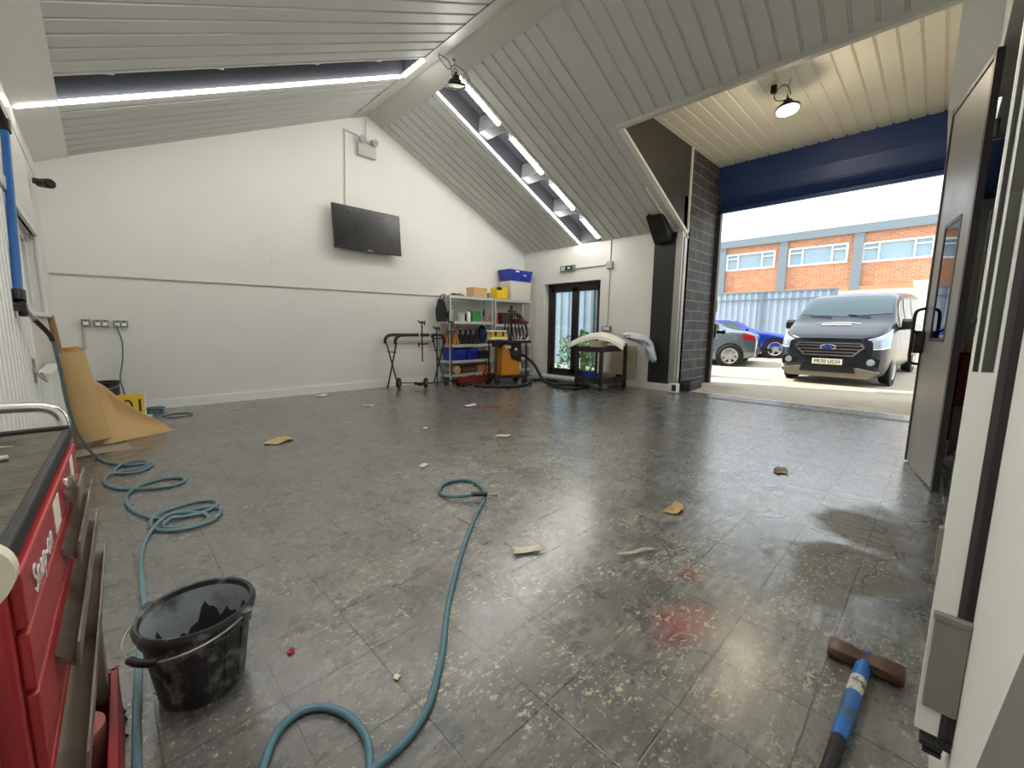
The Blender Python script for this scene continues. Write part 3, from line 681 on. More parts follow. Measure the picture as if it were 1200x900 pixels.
for i, (z0, z1, k) in enumerate(rows):
    dr = MB().box((-.006, .015, z0), (.006, .765, z1)).build('drawer', M['red'], t, bevel=.003)
    y0, y1, out, zz = {'n': (.45, .60, .026, .868), 's': (.33, .74, .028, .80), 'm': (.14, .77, .030, .715), 'l': (.03, .80, .036, .615)}[k]
    q = MB(); q.prism([(.006, zz - .005), (out, zz - .03), (out + .003, zz + .012), (out, zz + .012), (out - .004, zz - .022), (.006, zz + .004)], 1, y0, y1)
    q.build('drawer_pull', M['pull'], dr)
lk = MB(); lk.cyl((.0, .50, .872), (.010, .50, .872), .019, n=18); o = lk.build('lock', M['chrome'], t, True)
b = MB(); b.box((.004, .493, .86), (.016, .507, .884)); b.build('key_tab', M['chrome'], o)
MB().box((.0062, .60, .845), (.0072, .66, .90)).build('sticker', M['paper'], t)
MB().box((.0062, .30, .842), (.0072, .375, .895)).build('sticker', M['paper'], t)
text_mesh('Snap-on', .055, 'lettering', M['white'], t, TM(.0075, .16, .865) @ RM('Z', 90) @ RM('X', 90), .0006)
tray = MB()
for lo, hi in (((-.29, .40, .06), (.03, .80, .075)), ((.015, .40, .06), (.03, .80, .25)), ((-.29, .785, .06), (.03, .80, .25)), ((-.29, .40, .06), (.03, .415, .25)), ((-.29, .40, .06), (-.275, .80, .25))): tray.box(lo, hi)
tray.build('tray', M['redworn'], t, bevel=.003)
for (x, y) in ((.0, .755), (-.285, .755)):
    MB().box((x - .012, y - .02, .2), (x + .012, y + .02, .62)).build('leg', M['greycab'], t, bevel=.003)
MB().box((-.05, -.035, .06), (-.028, .0, .80)).build('leg', M['greycab'], t, bevel=.003)
MB().box((-.29, -.035, .06), (-.268, .0, .80)).build('leg', M['greycab'], t, bevel=.003)
MB().box((-.29, .0, .06), (-.02, .40, .08)).build('lower_shelf', M['redworn'], t)
for (x, y) in ((-.02, .74), (-.25, .74), (-.04, .05), (-.25, .05)):
    b = MB(); b.cyl((x - .012, y, .03), (x + .012, y, .03), .03, n=16); b.build('castor', M['rubber'], t, True)
b = MB()
b.lathe([(.018, 0), (.055, 0), (.055, .17), (.018, .17)], (-.125, 1.33, .0785), 24, closed=True)
tag(b.build('abrasive_roll', M['pinkroll'], None, True), 'pink roll standing in the low red tray of the tool chest', 'roll')
b = MB(); b.lathe([(.028, -.015), (.040, -.015), (.040, .015), (.028, .015)], n=32, mtx=TM(-.128, .69, .93) @ RM('X', 82), closed=True)
o = b.build('tape_roll', M['cream'], None, True); tag(o, 'cream roll of tape at the near corner of the red tool chest', 'tape')
b = MB(); b.lathe([(.0265, -.016), (.0285, -.016), (.0285, .016), (.0265, .016)], n=32, mtx=TM(-.128, .69, .93) @ RM('X', 82), closed=True); b.build('core', M['card'], o, True)
for (x, y, w, h, r, lb, k) in ((-.20, 1.36, .09, .035, 10, 'scrap of beige card on the black mat near its far end', 'card'), (-.185, 1.10, .05, .035, 40, 'small pale scrap midway along the black tool chest mat', 'paper'), (-.17, .99, .05, .045, -25, 'square paper scrap on the black mat closest to the tape roll', 'paper')):
    b = MB(); b.grid([[(x + math.cos(math.radians(r)) * (u - .5) * w - math.sin(math.radians(r)) * (v - .5) * h, y + math.sin(math.radians(r)) * (u - .5) * w + math.cos(math.radians(r)) * (v - .5) * h, .9402 + .002 * math.sin(3 * u + 2 * v)) for u in (0, .35, .7, 1)] for v in (0, .5, 1)])
    tag(b.build('paper_scrap', M['cardgrey' if k == 'card' else 'paper'], None, solid=.0012), lb, 'scrap')
b = MB(); b.cyl((-.23, 1.20, .946), (-.15, 1.215, .946), .004, n=8); b.cyl((-.16, 1.213, .946), (-.145, 1.216, .946), .006, n=8)
tag(b.build('screwdriver_bit', M['steel'], None, True), 'thin steel bit lying on the black mat of the tool chest', 'tool')
b = MB(); R_ = []
for i in range(9):
    R_.append([(-.115 + .10 * (k / 12) + .01 * math.sin(i * 2 + k), 1.47 + .14 * (i / 8) + .012 * math.cos(k * 1.7 + i), max(.004, .004 + .05 * math.sin(PI * i / 8) * math.sin(PI * k / 12) * (1 + .4 * math.sin(k * 1.3 + i * .9)))) for k in range(13)])
b.grid(R_); tag(b.build('rag', M['cloth'], None, True, solid=.006), 'crumpled dark rag on the floor at the foot of the tool chest', 'rag'); C.objects['rag'].location = (-.035, .065, 0.003)

# ------------------------------------------------------------------ paper rolls, bucket and sign in the left corner
def paper_roll(name, p0, p1, r0, r1, m, label, core=.5):
    p0, p1 = Vector(p0), Vector(p1); L_ = (p1 - p0).length
    q = (p1 - p0).to_track_quat('Z', 'Y').to_matrix().to_4x4(); mm = Matrix.Translation(p0) @ q
    b = MB(); b.lathe([(r0 * core, 0), (r0, 0), (r1, L_), (r1 * core, L_)], n=28, mtx=mm, closed=True)
    return tag(b.build(name, m, None, True), label, 'roll')
o = paper_roll('paper_roll', (-.135, 5.70, .075), (-.225, 5.76, .93), .13, .10, M['kraft'], 'large roll of brown masking paper leaning by the radiator', .85)
# loose sheet coming off the big roll and spilling onto the floor
def bez(a, b_, c, t_): return a * (1 - t_) ** 2 + b_ * 2 * t_ * (1 - t_) + c * t_ * t_
rows_ = []
for i in range(13):
    s = i / 12
    top = Vector((-.19, 5.86, .75)).lerp(Vector((.075, 6.30, .44)), s)
    bot = Vector((-.06, 5.64, .022)).lerp(Vector((.52, 5.99, .008)), s)
    mid = top.lerp(bot, .55) + Vector((-.14, .13, -.10 - .05 * s))
    if i > 8: top = top.lerp(bot, (i - 8) * .21)
    r_ = []
    for k in range(13):
        p = bez(top, mid.lerp(bot, max(0, i - 8) * .2), bot, k / 12); p.z = max(.022 if p.x < .2 else .008, p.z + .012 * math.sin(s * 9) * math.sin(PI * k / 12)); r_.append(tuple(p))
    rows_.append(r_)
b = MB(); b.grid(rows_); b.build('loose_sheet', M['kraft'], o, True, solid=.002)
paper_roll('paper_roll', (-.12, 7.0, .05), (-.265, 7.02, .93), .065, .065, M['kraft2'], 'slimmer orange-brown paper roll leaning behind the big one', .6)
paper_roll('cardboard_tube', (-.27, 6.66, .05), (-.365, 6.62, 1.285), .027, .027, M['wood'], 'thin pale tube standing tallest behind the paper rolls', .7)
b = MB(); b.grid([[(-.32 + .45 * u - .03 * v, 5.30 + .30 * v + .08 * u, .006 + .006 * math.sin(5 * u)) for u in [i / 6 for i in range(7)]] for v in (0, .5, 1)])
tag(b.build('cardboard_sheet', M['cardgrey'], None, solid=.008), 'flat grey cardboard sheet on the floor under the paper roll', 'cardboard')
t = thing('purple_bucket', 'dark purple bucket by the gable wall behind the brown paper', 'bucket', (-.03, 7.42, 0))
b = MB(); b.lathe([(0, .0), (.13, 0), (.155, .44), (.168, .445), (.168, .47), (.15, .47), (.125, .02), (0, .02)], n=28); b.build('bucket_body', M['purple'], t, True)
b = MB(); b.tube([(.165 * math.cos(a), .165 * math.sin(a) - .02, .45 - .06 * math.sin(a * -1) if a > PI else .45) for a in [PI + i * PI / 12 for i in range(13)]], .004, 6); b.build('handle', M['steel'], t, True)
t = thing('yellow_board', 'yellow board with black digits leaning beside the brown paper', 'sign', (.205, 7.16, 0))
ym = RM('Z', -8) @ RM('X', -12)
MB().box((-.16, -.008, .03), (.135, .008, .31), ym).build('panel', M['yellow'], t, bevel=.003)
b = MB(); b.cyl(ym @ Vector((.13, -.004, .03)), ym @ Vector((.13, -.004, .31)), .008, n=8); b.box((.08, -.05, 0), (.19, .0, .03)); b.build('support_foot', M['white'], t)
text_mesh('01', .24, 'lettering', M['ink'], t, ym @ TM(.02, -.0095, .15) @ RM('X', 90), .001)
def coil(name, c, r, turns, label, m, rad, squash=1.0, h=.0):
    b = MB(); pts = []
    for i in range(int(turns * 24) + 1):
        a = i / 24 * 2 * PI; rr = r * (.8 + .2 * math.sin(i * .37))
        pts.append((c[0] + rr * math.cos(a), c[1] + rr * math.sin(a) * squash, rad + 2 * rad * (i / 24) * h))
    b.tube(pts, rad, 7); return tag(b.build(name, m, None, True), label, 'hose')
coil('spare_hose', (.42, 7.42), .13, 4, 'small coil of blue hose by the gable skirting', M['hose2'], .010, .8, .9)
coil('loose_cable', (.62, 6.98), .19, 1.0, 'single dark cable loop in front of the blue hose coil', M['rubber'], .006, .9, .3)

# ------------------------------------------------------------------ exit door, sign and fittings on the right wall
d = struct(bpy.data.objects.new('door_1', None)); C.objects.link(d); d.location = (8.2, dy0, 0)
W_ = dy1 - dy0
b = MB()
for (y0, y1, z0, z1) in ((0, .09, .03, DH), (W_ - .09, W_, .03, DH), (0, W_, DH - .10, DH), (0, W_, .03, .10)): b.box((.0, y0, z0), (.08, y1, z1))
b.build('door_frame', M['upvc'], d, bevel=.004)
for k, (a, c) in enumerate(((.10, W_ / 2), (W_ / 2 + .005, W_ - .10))):
    b = MB()
    for (y0, y1, z0, z1) in ((a, a + .09, .10, DH - .1), (c - .09, c, .10, DH - .1), (a, c, DH - .2, DH - .1), (a, c, .10, .22)): b.box((.01, y0, z0), (.07, y1, z1))
    lf = b.build('door_leaf', M['upvc'], d, bevel=.004)
    MB().box((.035, a + .08, .20), (.045, c - .08, DH - .18)).build('pane', M['glass'], lf)
    y = c - .045 if k == 0 else a + .045
    b = MB(); b.cyl((.01, y, 1.03), (-.04, y, 1.03), .012, n=10); b.cyl((-.04, y, 1.03), (-.04, y + (-.13 if k == 0 else .13), 1.03), .011, n=10); b.build('lever_handle', M['blackmetal'], lf, True)
struct(MB().box((8.0, dy0, 0), (8.2, dy1, .045)).build('trim_9', M['white_upvc']))
t = thing('exit_sign', 'small green and white exit sign above the glazed exit door', 'sign', (8.0, 6.31, 2.62))
MB().box((-.03, -.21, -.065), (.03, .21, .065)).build('housing', M['socket'], t, bevel=.005)
MB().box((-.034, -.17, -.05), (-.029, .17, .05)).build('face', M['signgreen'], t)
# pictogram: seen from -x, +y is on the left
b = MB()
MBW = lambda y0, y1, z0, z1: b.box((-.036, y0, z0), (-.0335, y1, z1))
MBW(.06, .16, -.042, .042)
b.prism([(-.02, .0), (-.055, .03), (-.055, .012), (-.10, .012), (-.10, -.012), (-.055, -.012), (-.055, -.03)], 0, -.036, -.0335)
b.build('pictogram', M['signwhite'], t)
b = MB(); b.prism([(.115, .034), (.105, .034), (.105, .024), (.115, .024)], 0, -.038, -.0355); b.prism([(.125, .018), (.095, .02), (.085, .005), (.092, .002), (.10, .010), (.105, -.005), (.09, -.03), (.098, -.034), (.115, -.01), (.130, -.03), (.136, -.026), (.12, -.002)], 0, -.038, -.0355)
b.build('running_figure', M['signgreen'], t)
conduit('wall_conduit', [(8.02, 6.10, 2.60), (8.02, 5.16, 2.60)], 'level conduit from the exit sign to the junction box', .012)
conduit('wall_conduit', [(8.02, 5.16, 3.1), (8.02, 5.16, 2.62)], 'conduit dropping from the eave into the round junction box')
conduit('wall_conduit', [(8.02, 5.16, 2.55), (8.02, 5.17, 1.27)], 'conduit running down from the junction box to the switch')
t = thing('junction_box', 'pale square junction box right of the exit sign', 'junction box', (8.03, 5.16, 2.59))
MB().box((-.06, -.075, -.075), (0, .075, .075)).build('body', M['conduit'], t, bevel=.012)
b = MB(); b.cyl((-.065, 0, 0), (-.058, 0, 0), .05, n=20); b.build('lid', M['conduit'], t, True)
t = thing('light_switch', 'metal light switch on the wall above the service cart', 'switch', (8.03, 5.18, 1.22))
MB().box((-.045, -.11, -.055), (0, .11, .055)).build('back_box', M['socket'], t, bevel=.005)
MB().box((-.05, -.075, -.03), (-.044, .075, .035)).build('plate', M['white'], t)
t = thing('shutter_motor', 'angled black box under the roof trim atop the black post', 'box', (7.92, 3.93, 3.04))
b = MB(); b.prism([(-.36, .30), (.06, .02), (.06, -.17), (-.06, -.17), (-.40, .22)], 1, -.16, .16); b.build('casing', M['black'], t, bevel=.006)
b = MB(); b.prism([(-.40, .22), (-.36, .30), (-.36, .34), (-.43, .24)], 1, .10, .16); b.build('wall_mount', M['black'], t)
t = thing('door_latch', 'chrome latch and black knob on the outer brick edge', 'latch', (9.79, 3.58, 1.2))
MB().box((-.03, -.10, -.16), (.06, -.04, .16)).build('plate', M['chrome'], t, bevel=.006)
MB().box((-.02, -.15, .02), (.05, -.10, .13)).build('keep', M['white'], t, bevel=.006)
b = MB(); b.cyl((0, -.10, -.03), (0, -.26, -.03), .035, n=12); b.cyl((0, -.22, -.03), (0, -.27, -.03), .05, n=12); b.build('knob', M['black'], t, True)
MB().box((-.03, -.08, .42), (.05, -.02, .68)).build('upper_plate', M['white'], t, bevel=.006)
t = thing('cardboard_carton', 'little white and purple carton on the floor by the steel post', 'carton', (7.98, 3.56, 0))
MB().box((-.12, -.09, 0), (.03, .06, .17)).build('box', M['white'], t, bevel=.003)
MB().box((-.123, -.085, .03), (-.119, .0, .15)).build('printed_side', M['purple'], t)
t = thing('foot_block', 'low black rubber block at the foot of the brick', 'block', (8.55, 3.46, 0))
b = MB(); b.prism([(-.3, 0), (.3, 0), (.3, .15), (.22, .19), (-.22, .19), (-.3, .15)], 1, -.09, .1); b.build('block', M['purple'], t, bevel=.006)
for s in (-.24, .24):
    b = MB(); b.cyl((s, -.095, .1), (s, -.10, .1), .03, n=10); b.build('bolt', M['blackmetal'], t, True)

# ------------------------------------------------------------------ roller shutter housing
t = thing('roller_shutter', 'rolled-up navy roller shutter across the big vehicle opening', 'shutter', (9.6, 1.85, 3.7))
b = MB(); b.prism([(.0, .50), (.0, .93), (.4, .93), (.4, .1), (.06, .1)], 1, -1.85, 1.75); b.build('hood', M['blue_shutter'], t)
b = MB()
rowsy = []
for i in range(14): z = .02 + i * .035; rowsy += [(.05, z), (.035, z + .017)]
b.grid([[(x, y, z) for x, z in rowsy] for y in (-1.84, 1.74)]); b.build('curtain', M['blue_shutter'], t, solid=.004)
MB().box((.01, -1.84, -.035), (.09, 1.74, .03)).build('bottom_bar', M['blue_shutter'], t, bevel=.006)
for y in (-1.84, 1.70): MB().box((.01, y - .04, -3.66), (.10, y + .04, .1)).build('guide_rail', M['dark_edge'], t)

# ------------------------------------------------------------------ grey steel door leaf standing open
d = struct(bpy.data.objects.new('door_2', None)); C.objects.link(d); d.location = (4.38, -.092, 0); d.rotation_euler = (0, 0, math.radians(11.1))
LW, LH = 1.0, 3.06
b = MB(); gx0, gx1, gz0, gz1 = .30, .735, 1.14, 2.08
b.box((.04, -.011, .02), (gx0, .011, LH)); b.box((gx1, -.011, .02), (LW - .03, .011, LH)); b.box((gx0, -.011, .02), (gx1, .011, gz0)); b.box((gx0, -.011, gz1), (gx1, .011, LH))
b.build('door_leaf', M['grey_door'], d)
b = MB(); b.box((0, -.02, .015), (.045, .02, LH)); b.box((LW - .035, -.02, .015), (LW, .02, LH)); b.box((0, -.02, LH - .03), (LW, .02, LH + .01)); b.build('edge_strip', M['dark_edge'], d)
b = MB()
for (x0, x1, z0, z1) in ((gx0 - .01, gx0 + .02, gz0, gz1), (gx1 - .02, gx1 + .01, gz0, gz1), (gx0, gx1, gz0 - .01, gz0 + .02), (gx0, gx1, gz1 - .02, gz1 + .01)): b.box((x0, -.014, z0), (x1, .014, z1))
gb = b.build('glazing_bead', M['dark_edge'], d)
MB().box((gx0, .004, gz0), (gx1, .009, gz1)).build('pane', M['glass'], d)
b = MB(); b.tube(smoothpts([(.93, .02, 1.42), (.94, .075, 1.40), (.945, .09, 1.34), (.945, .09, 1.12), (.945, .09, .98), (.94, .075, .93), (.93, .02, .92)], 6), .013, 10)
b.box((.90, .02, 1.02), (.97, .075, 1.22)); b.cyl((.93, .05, 1.18), (.80, .13, 1.25), .009, n=8); b.build('pull_handle', M['blackmetal'], d, True)
b = MB(); b.cyl((.0, -.03, .3), (.0, -.03, .42), .014, n=10); b.cyl((.0, -.03, 2.5), (.0, -.03, 2.62), .014, n=10); b.build('hinge', M['dark_edge'], d, True)

# ------------------------------------------------------------------ fittings on the wall beside the camera
t = struct(bpy.data.objects.new('door_4', None)); C.objects.link(t); t.location = (1.14, YF, 0)
b = MB(); b.prism([(0, .021), (.03, .021), (.03, .055), (0, .055)], 2, .39, 1.13)
b.prism([(0, .021), (.03, .021), (.03, .055), (0, .055), (0, .052), (.022, .052), (.022, .0445), (0, .0445), (0, .041), (.022, .041), (.022, .0255), (0, .0255)], 2, 1.13, 1.95)
b.prism([(0, .021), (.03, .021), (.03, .055), (0, .055), (0, .045), (.0, .041)], 2, 1.95, 3.4); b.build('door_frame', M['white_upvc'], t)
b = MB(); b.box((.0205, .0255, 1.13), (.0225, .041, 1.95)); b.box((.0205, .0445, 1.13), (.0225, .052, 1.95)); b.build('groove_seal', M['glassdark'], t)
MB().box((-.001, .011, .39), (.05, .021, 3.4)).build('grey_seal', M['dark_edge'], t)
MB().box((-.002, .0, .39), (.05, .011, 3.4)).build('rubber_seal', M['rubber'], t)
MB().box((.01, .052, .72), (.03, .062, .82)).build('hinge', M['greycab'], t, bevel=.002)
b = MB(); b.cyl((.02, .058, 1.22), (.02, .058, 1.42), .002, n=8); b.cyl((.02, .058, 1.22), (.02, .058, 1.23), .004, n=8); b.build('bolt', M['blackmetal'], t)
t = thing('wall_guard', 'grey metal box low on the right wall clamped over the black strip', 'bracket', (1.14, YF, .45))
MB().box((-.012, .0005, 0), (.08, .050, .20)).build('cover', M['greycab'], t, bevel=.003)
MB().box((-.014, .0005, .19), (.082, .052, .205)).build('top_lip', M['greycab'], t, bevel=.002)
t = thing('rubber_buffer', 'black rubber foot under the frame below the grey wall box', 'buffer', (1.14, YF, .36))
MB().box((-.004, .002, .01), (.05, .02, .03)).build('strip', M['rubber'], t)
b = MB(); b.box((-.01, .012, .005), (.05, .046, .018)); b.box((-.006, .012, -.012), (.04, .040, -.002)); b.box((.0, .014, -.01), (.03, .024, .02)); b.build('foot', M['rubber'], t, bevel=.002)
b = MB(); b.prism([(1.16, .0), (.5, 1.16), (.15, 1.16), (.15, 0)], 1, YF + .001, YF + .004)
o = b.build('grey_board', M['greypaint'], None); tag(o, 'grey panel edge against the right wall in the bottom corner', 'board')

# side room glimpsed through the doorway
sr = MB(); sr.box((2.2, -3.3, -.1), (9.75, -3.2, 4.0)); sr.box((8.2, -3.2, -.1), (8.33, -.12, 4.0)); sr.box((2.2, -3.2, -.1), (2.3, -.22, 4.0)); sr.box((2.2, -3.3, 3.62), (8.4, -.2, 3.72))
struct(sr.build('wall_side', M['wall']))
struct(MB().box((7.85, -3.2, 2.9), (8.2, -.12, 3.5)).build('beam', M['blue_shutter']))
t = thing('tool_cabinet', 'dark red tool cabinet glimpsed behind the open grey door', 'cabinet', (5.75, -.55, 0))
MB().box((-.3, -.4, .10), (.3, .40, .55)).build('base', M['greycab'], t, bevel=.006)
MB().box((-.3, -.4, .55), (.3, .40, 1.02)).build('top_box', M['darkred'], t, bevel=.008)
for i in range(3): MB().box((-.31, -.36, .6 + i * .135), (-.3, .36, .72 + i * .135)).build('drawer', M['darkred'], t)
for x, y in ((-.24, -.34), (.24, -.34), (-.24, .34), (.24, .34)):
    b = MB(); b.cyl((x, y - .02, .05), (x, y + .02, .05), .05, n=14); b.build('castor', M['rubber'], t, True)
t = thing('white_canister', 'white plastic canister standing on the red cabinet', 'canister', (5.85, -.28, 1.02))
b = MB(); b.lathe([(0, 0), (.10, 0), (.11, .02), (.11, .22), (.06, .27), (.03, .28), (.03, .31), (0, .31)], n=20); b.build('body', M['white'], t, True)
b = MB(); b.cyl((0, 0, .31), (0, 0, .335), .035, n=14); b.build('cap', M['white'], t, True)
b = MB(); b.tube(smoothpts([(-.18, -.02, .03), (-.08, .02, .09), (0, .0, .05), (.08, .04, .1), (.16, 0, .03)], 5), .03, 8)
o = b.build('yellow_strap', M['yellow'], None, True); o.location = (5.55, -.26, 1.03); tag(o, 'yellow strap bundled on top of the red cabinet', 'strap')
t = thing('dark_crate', 'dark grey crate on the floor behind the open grey door', 'crate', (4.95, -.37, 0))
b = MB(); b.box((-.2, -.18, 0), (.2, .18, .02)); b.box((-.2, -.18, 0), (-.18, .18, .2)); b.box((.18, -.18, 0), (.2, .18, .2)); b.box((-.2, -.18, 0), (.2, -.16, .2)); b.box((-.2, .16, 0), (.2, .18, .2)); b.build('body', M['greycab'], t, bevel=.004)
b = MB()
b.box((-.21, -.19, .185), (.21, -.155, .205)); b.box((-.21, .155, .185), (.21, .19, .205)); b.box((-.21, -.19, .185), (-.175, .19, .205)); b.box((.175, -.19, .185), (.21, .19, .205)); b.build('rim', M['greycab'], t)
t = MB(); t.lathe([(.0, .012), (.06, .0), (.10, .04), (.13, .10), (.125, .10), (.095, .045), (.055, .012), (0, .02)], (0, 0, 0), 24)
o = t.build('white_bowl', M['white'], None, True); o.location = (5.32, -.24, .0); tag(o, 'white bowl on the floor beyond the dark crate', 'bowl')

# ------------------------------------------------------------------ shelving
SY0, SY1 = 7.33, 7.70
def shelving(x0, w, levels, label):
    t = thing('shelving_unit', label, 'shelves', (x0, SY0, 0), 0, 'galvanised shelving units by the gable')
    dpt = SY1 - SY0
    for (x, y, sx, sy) in ((0, 0, 1, 1), (w, 0, -1, 1), (0, dpt, 1, -1), (w, dpt, -1, -1)):
        b = MB(); b.box((min(x, x + .035 * sx), min(y, y + .004 * sy), 0), (max(x, x + .035 * sx), max(y, y + .004 * sy), 1.9)); b.box((min(x, x + .004 * sx), min(y, y + .035 * sy), 0), (max(x, x + .004 * sx), max(y, y + .035 * sy), 1.9))
        b.build('upright', M['galv'], t)
    for z in levels:
        b = MB(); b.box((.004, .004, z - .012), (w - .004, dpt - .004, z)); b.box((.0, -.003, z - .055), (w, .006, z + .003)); b.box((0, dpt - .006, z - .055), (w, dpt, z)); b.box((-.002, 0, z - .055), (.005, dpt, z + .002)); b.box((w - .005, 0, z - .055), (w + .002, dpt, z + .002))
        b.build('shelf', M['galv'], t)
    return t
shelving(5.33, 1.235, (.19, .49, .84, 1.345, 1.885), 'left galvanised shelving unit holding axle stands and blue crates')
shelving(6.625, 1.25, (.19, .49, .84, 1.30, 1.885), 'right galvanised shelving unit with the clear bin on top')

def bottle(loc, r, h, m, cap, label, cat='bottle', name='bottle', group='bottles and cans on the upper shelves', shoulder=.75, neck=.4):
    t = thing(name, label, cat, loc, 0, group)
    b = MB(); b.lathe([(0, 0), (r, 0), (r, h * shoulder), (r * neck, h * (shoulder + .14)), (r * neck, h * .93), (0, h * .93)], n=18); b.build('body', m, t, True)
    b = MB(); b.lathe([(0, h * .9), (r * neck * 1.2, h * .9), (r * neck * 1.2, h), (0, h)], n=14); b.build('cap', M[cap], t, True)
    return t
def carton(loc, s, m, label, cat='box', name='cardboard_box', group=None, rz=0, lid=True):
    t = thing(name, label, cat, loc, rz, group)
    MB().box((-s[0] / 2, -s[1] / 2, 0), (s[0] / 2, s[1] / 2, s[2])).build('body', m, t, bevel=min(s) * .04)
    if lid:
        b = MB(); b.box((-s[0] / 2 - .004, -s[1] / 2 - .004, s[2] * .8), (s[0] / 2 + .004, s[1] / 2 + .004, s[2] + .004)); b.build('lid', m, t, bevel=.004)
    return t
def crate(loc, s, m, label, name='crate', group=None, rz=0):
    t = thing(name, label, 'crate', loc, rz, group); w, d, h = s; k = .85
    b = MB()
    def ring(z, f): return [(-w / 2 * f, -d / 2 * f, z), (w / 2 * f, -d / 2 * f, z), (w / 2 * f, d / 2 * f, z), (-w / 2 * f, d / 2 * f, z)]
    b.grid([ring(0, k), ring(h * .9, .97), ring(h * .9, 1.0), ring(h, 1.0), ring(h, .95), ring(.02, .83)], close=True); b.add(ring(.0, k), [(3, 2, 1, 0)]); b.add(ring(.02, .83), [(0, 1, 2, 3)])
    b.build('body', m, t)
    b = MB(); b.box((-.08, -d / 2 - .006, h * .62), (.08, -d / 2 + .012, h * .8)); b.build('hand_grip', m, t)
    b = MB()
    for i in range(-3, 4): b.box((i * w * .12 - .005, -d / 2 * .985, h * .1), (i * w * .12 + .005, -d / 2 * .86, h * .88))
    b.build('rib', m, t); return t
z2 = 1.347
bottle((5.47, 7.44, z2), .036, .29, M['steel'], 'steel', 'tall grey spray can, leftmost on the upper shelf behind the front post', 'can', 'spray_can')
t = bottle((5.43, 7.52, z2), .034, .22, M['black'], 'black', 'short black can on the upper shelf beside the tall grey spray can', 'can', 'spray_can')
b = thing('grease_tin', 'squat pale tin on the upper shelf between spray can and white bottle', 'tin', (5.70, 7.42, z2), 0, 'bottles and cans on the upper shelves')
q = MB(); q.lathe([(0, 0), (.075, 0), (.078, .01), (.078, .14), (.082, .145), (.082, .165), (0, .165)], n=22); q.build('body', M['binplastic'], b, True)
q = MB(); q.lathe([(0, .165), (.076, .165), (.076, .178), (0, .178)], n=22); q.build('lid', M['steel'], b, True)
carton((5.83, 7.50, z2), (.09, .09, .17), M['black'], 'small black box on the upper shelf behind the white bottle', lid=False, name='small_box')
bottle((5.91, 7.42, z2), .043, .25, M['white'], 'black', 'white bottle with a black cap beside the green box')
carton((6.10, 7.45, z2), (.23, .18, .23), M['green'], 'bright green box on the upper shelf of the left unit', name='green_box')
bottle((6.28, 7.50, z2), .05, .2, M['leaf'], 'black', 'dark green bottle just right of the green box')
bottle((6.36, 7.42, z2), .022, .12, M['pinkroll'], 'white', 'tiny pinkish bottle right of the dark green one')
bottle((6.40, 7.47, z2), .028, .30, M['black'], 'black', 'tall thin black can near the right post of the left shelving unit', 'can', 'spray_can')
bottle((6.47, 7.41, z2), .025, .13, M['pinkroll'], 'black', 'short brown-pink bottle right of the tall black can')
bottle((6.53, 7.43, z2), .02, .17, M['green'], 'black', 'slim green bottle hard against the right post of the left unit')
# black work jacket hanging from the top shelf end
b = MB()
R_ = []
for i in range(11):
    s = i / 10; wd = .10 + .13 * min(1, s * 2.2) - .03 * max(0, s - .8) * 5
    R_.append([(5.26 - .035 * math.sin(a) - .02, 7.52 + wd * math.cos(a) * .9 + .012 * math.sin(5 * a + 4 * s), 1.80 - .46 * s + .01 * math.cos(3 * a)) for a in [k * 2 * PI / 18 for k in range(18)]])
b.grid(R_, close=True); b.add([tuple(p) for p in R_[0]], [tuple(range(18))]); b.add([tuple(p) for p in R_[-1]], [tuple(range(17, -1, -1))])
t = b.build('work_bag', M['rubber'], None, True); tag(t, 'black bag hanging at the left end of the shelving', 'bag')
b = MB(); b.tube(smoothpts([(5.235, 7.45, 1.78), (5.30, 7.47, 1.90), (5.34, 7.52, 1.905), (5.30, 7.57, 1.90), (5.235, 7.6, 1.78)], 5), .01, 6); b.build('strap', M['rubber'], t, True)
# axle stands
def axle_stand(loc, m, label, h=.33, group='black axle stands', s=1.0):
    t = thing('axle_stand', label, 'axle stand', loc, 0, group)
    for sx, sy in ((-1, -1), (1, -1), (-1, 1), (1, 1)):
        b = MB(); b.prism([(-.022, 0), (.022, 0), (.016, h * .66), (-.016, h * .66)], 1, -.014, .014, Matrix(((1, 0, -sx * .035 / (h * .66), sx * .052), (0, 1, -sy * .035 / (h * .66), sy * .052), (0, 0, 1, 0), (0, 0, 0, 1)))); b.build('leg', m, t)
    b = MB(); b.cyl((0, 0, h * .35), (0, 0, h * .70), .028, .024, 10); b.build('collar', m, t, True)
    b = MB(); b.box((-.020, -.016, h * .5), (.020, .016, h * .95)); b.build('ratchet_bar', m, t)
    b = MB(); b.prism([(-.05, h * .93), (.05, h * .93), (.055, h), (.03, h * .975), (-.03, h * .975), (-.055, h)], 1, -.02, .02); b.build('saddle', m, t)
    return t
axle_stand((5.43, 7.58, .842), M['tan'], 'tan axle stand partly behind the front post of the left unit', .36, 'tan axle stands')
axle_stand((5.56, 7.46, .842), M['tan'], 'tan axle stand just right of the front post of the left unit', .40, 'tan axle stands')
for x, n in ((5.71, 'first black axle stand right of the tan ones'), (5.86, 'second black axle stand right of the tan ones'), (6.01, 'third black axle stand right of the tan ones'), (6.165, 'fourth black axle stand, next to the blue bundle')):
    axle_stand((x, 7.47, .842), M['blackmetal'], n, .335)
b = MB(); R_ = []
for i in range(9):
    s = i / 8 * PI; R_.append([(6.37 + (.11 * math.sin(s) + .004) * math.cos(a) * (1 + .18 * math.sin(3 * a + i)), 7.50 + (.11 * math.sin(s) + .004) * math.sin(a), .862 + .20 - .20 * math.cos(s) + .01 * math.sin(4 * a)) for a in [k * PI / 8 for k in range(16)]])
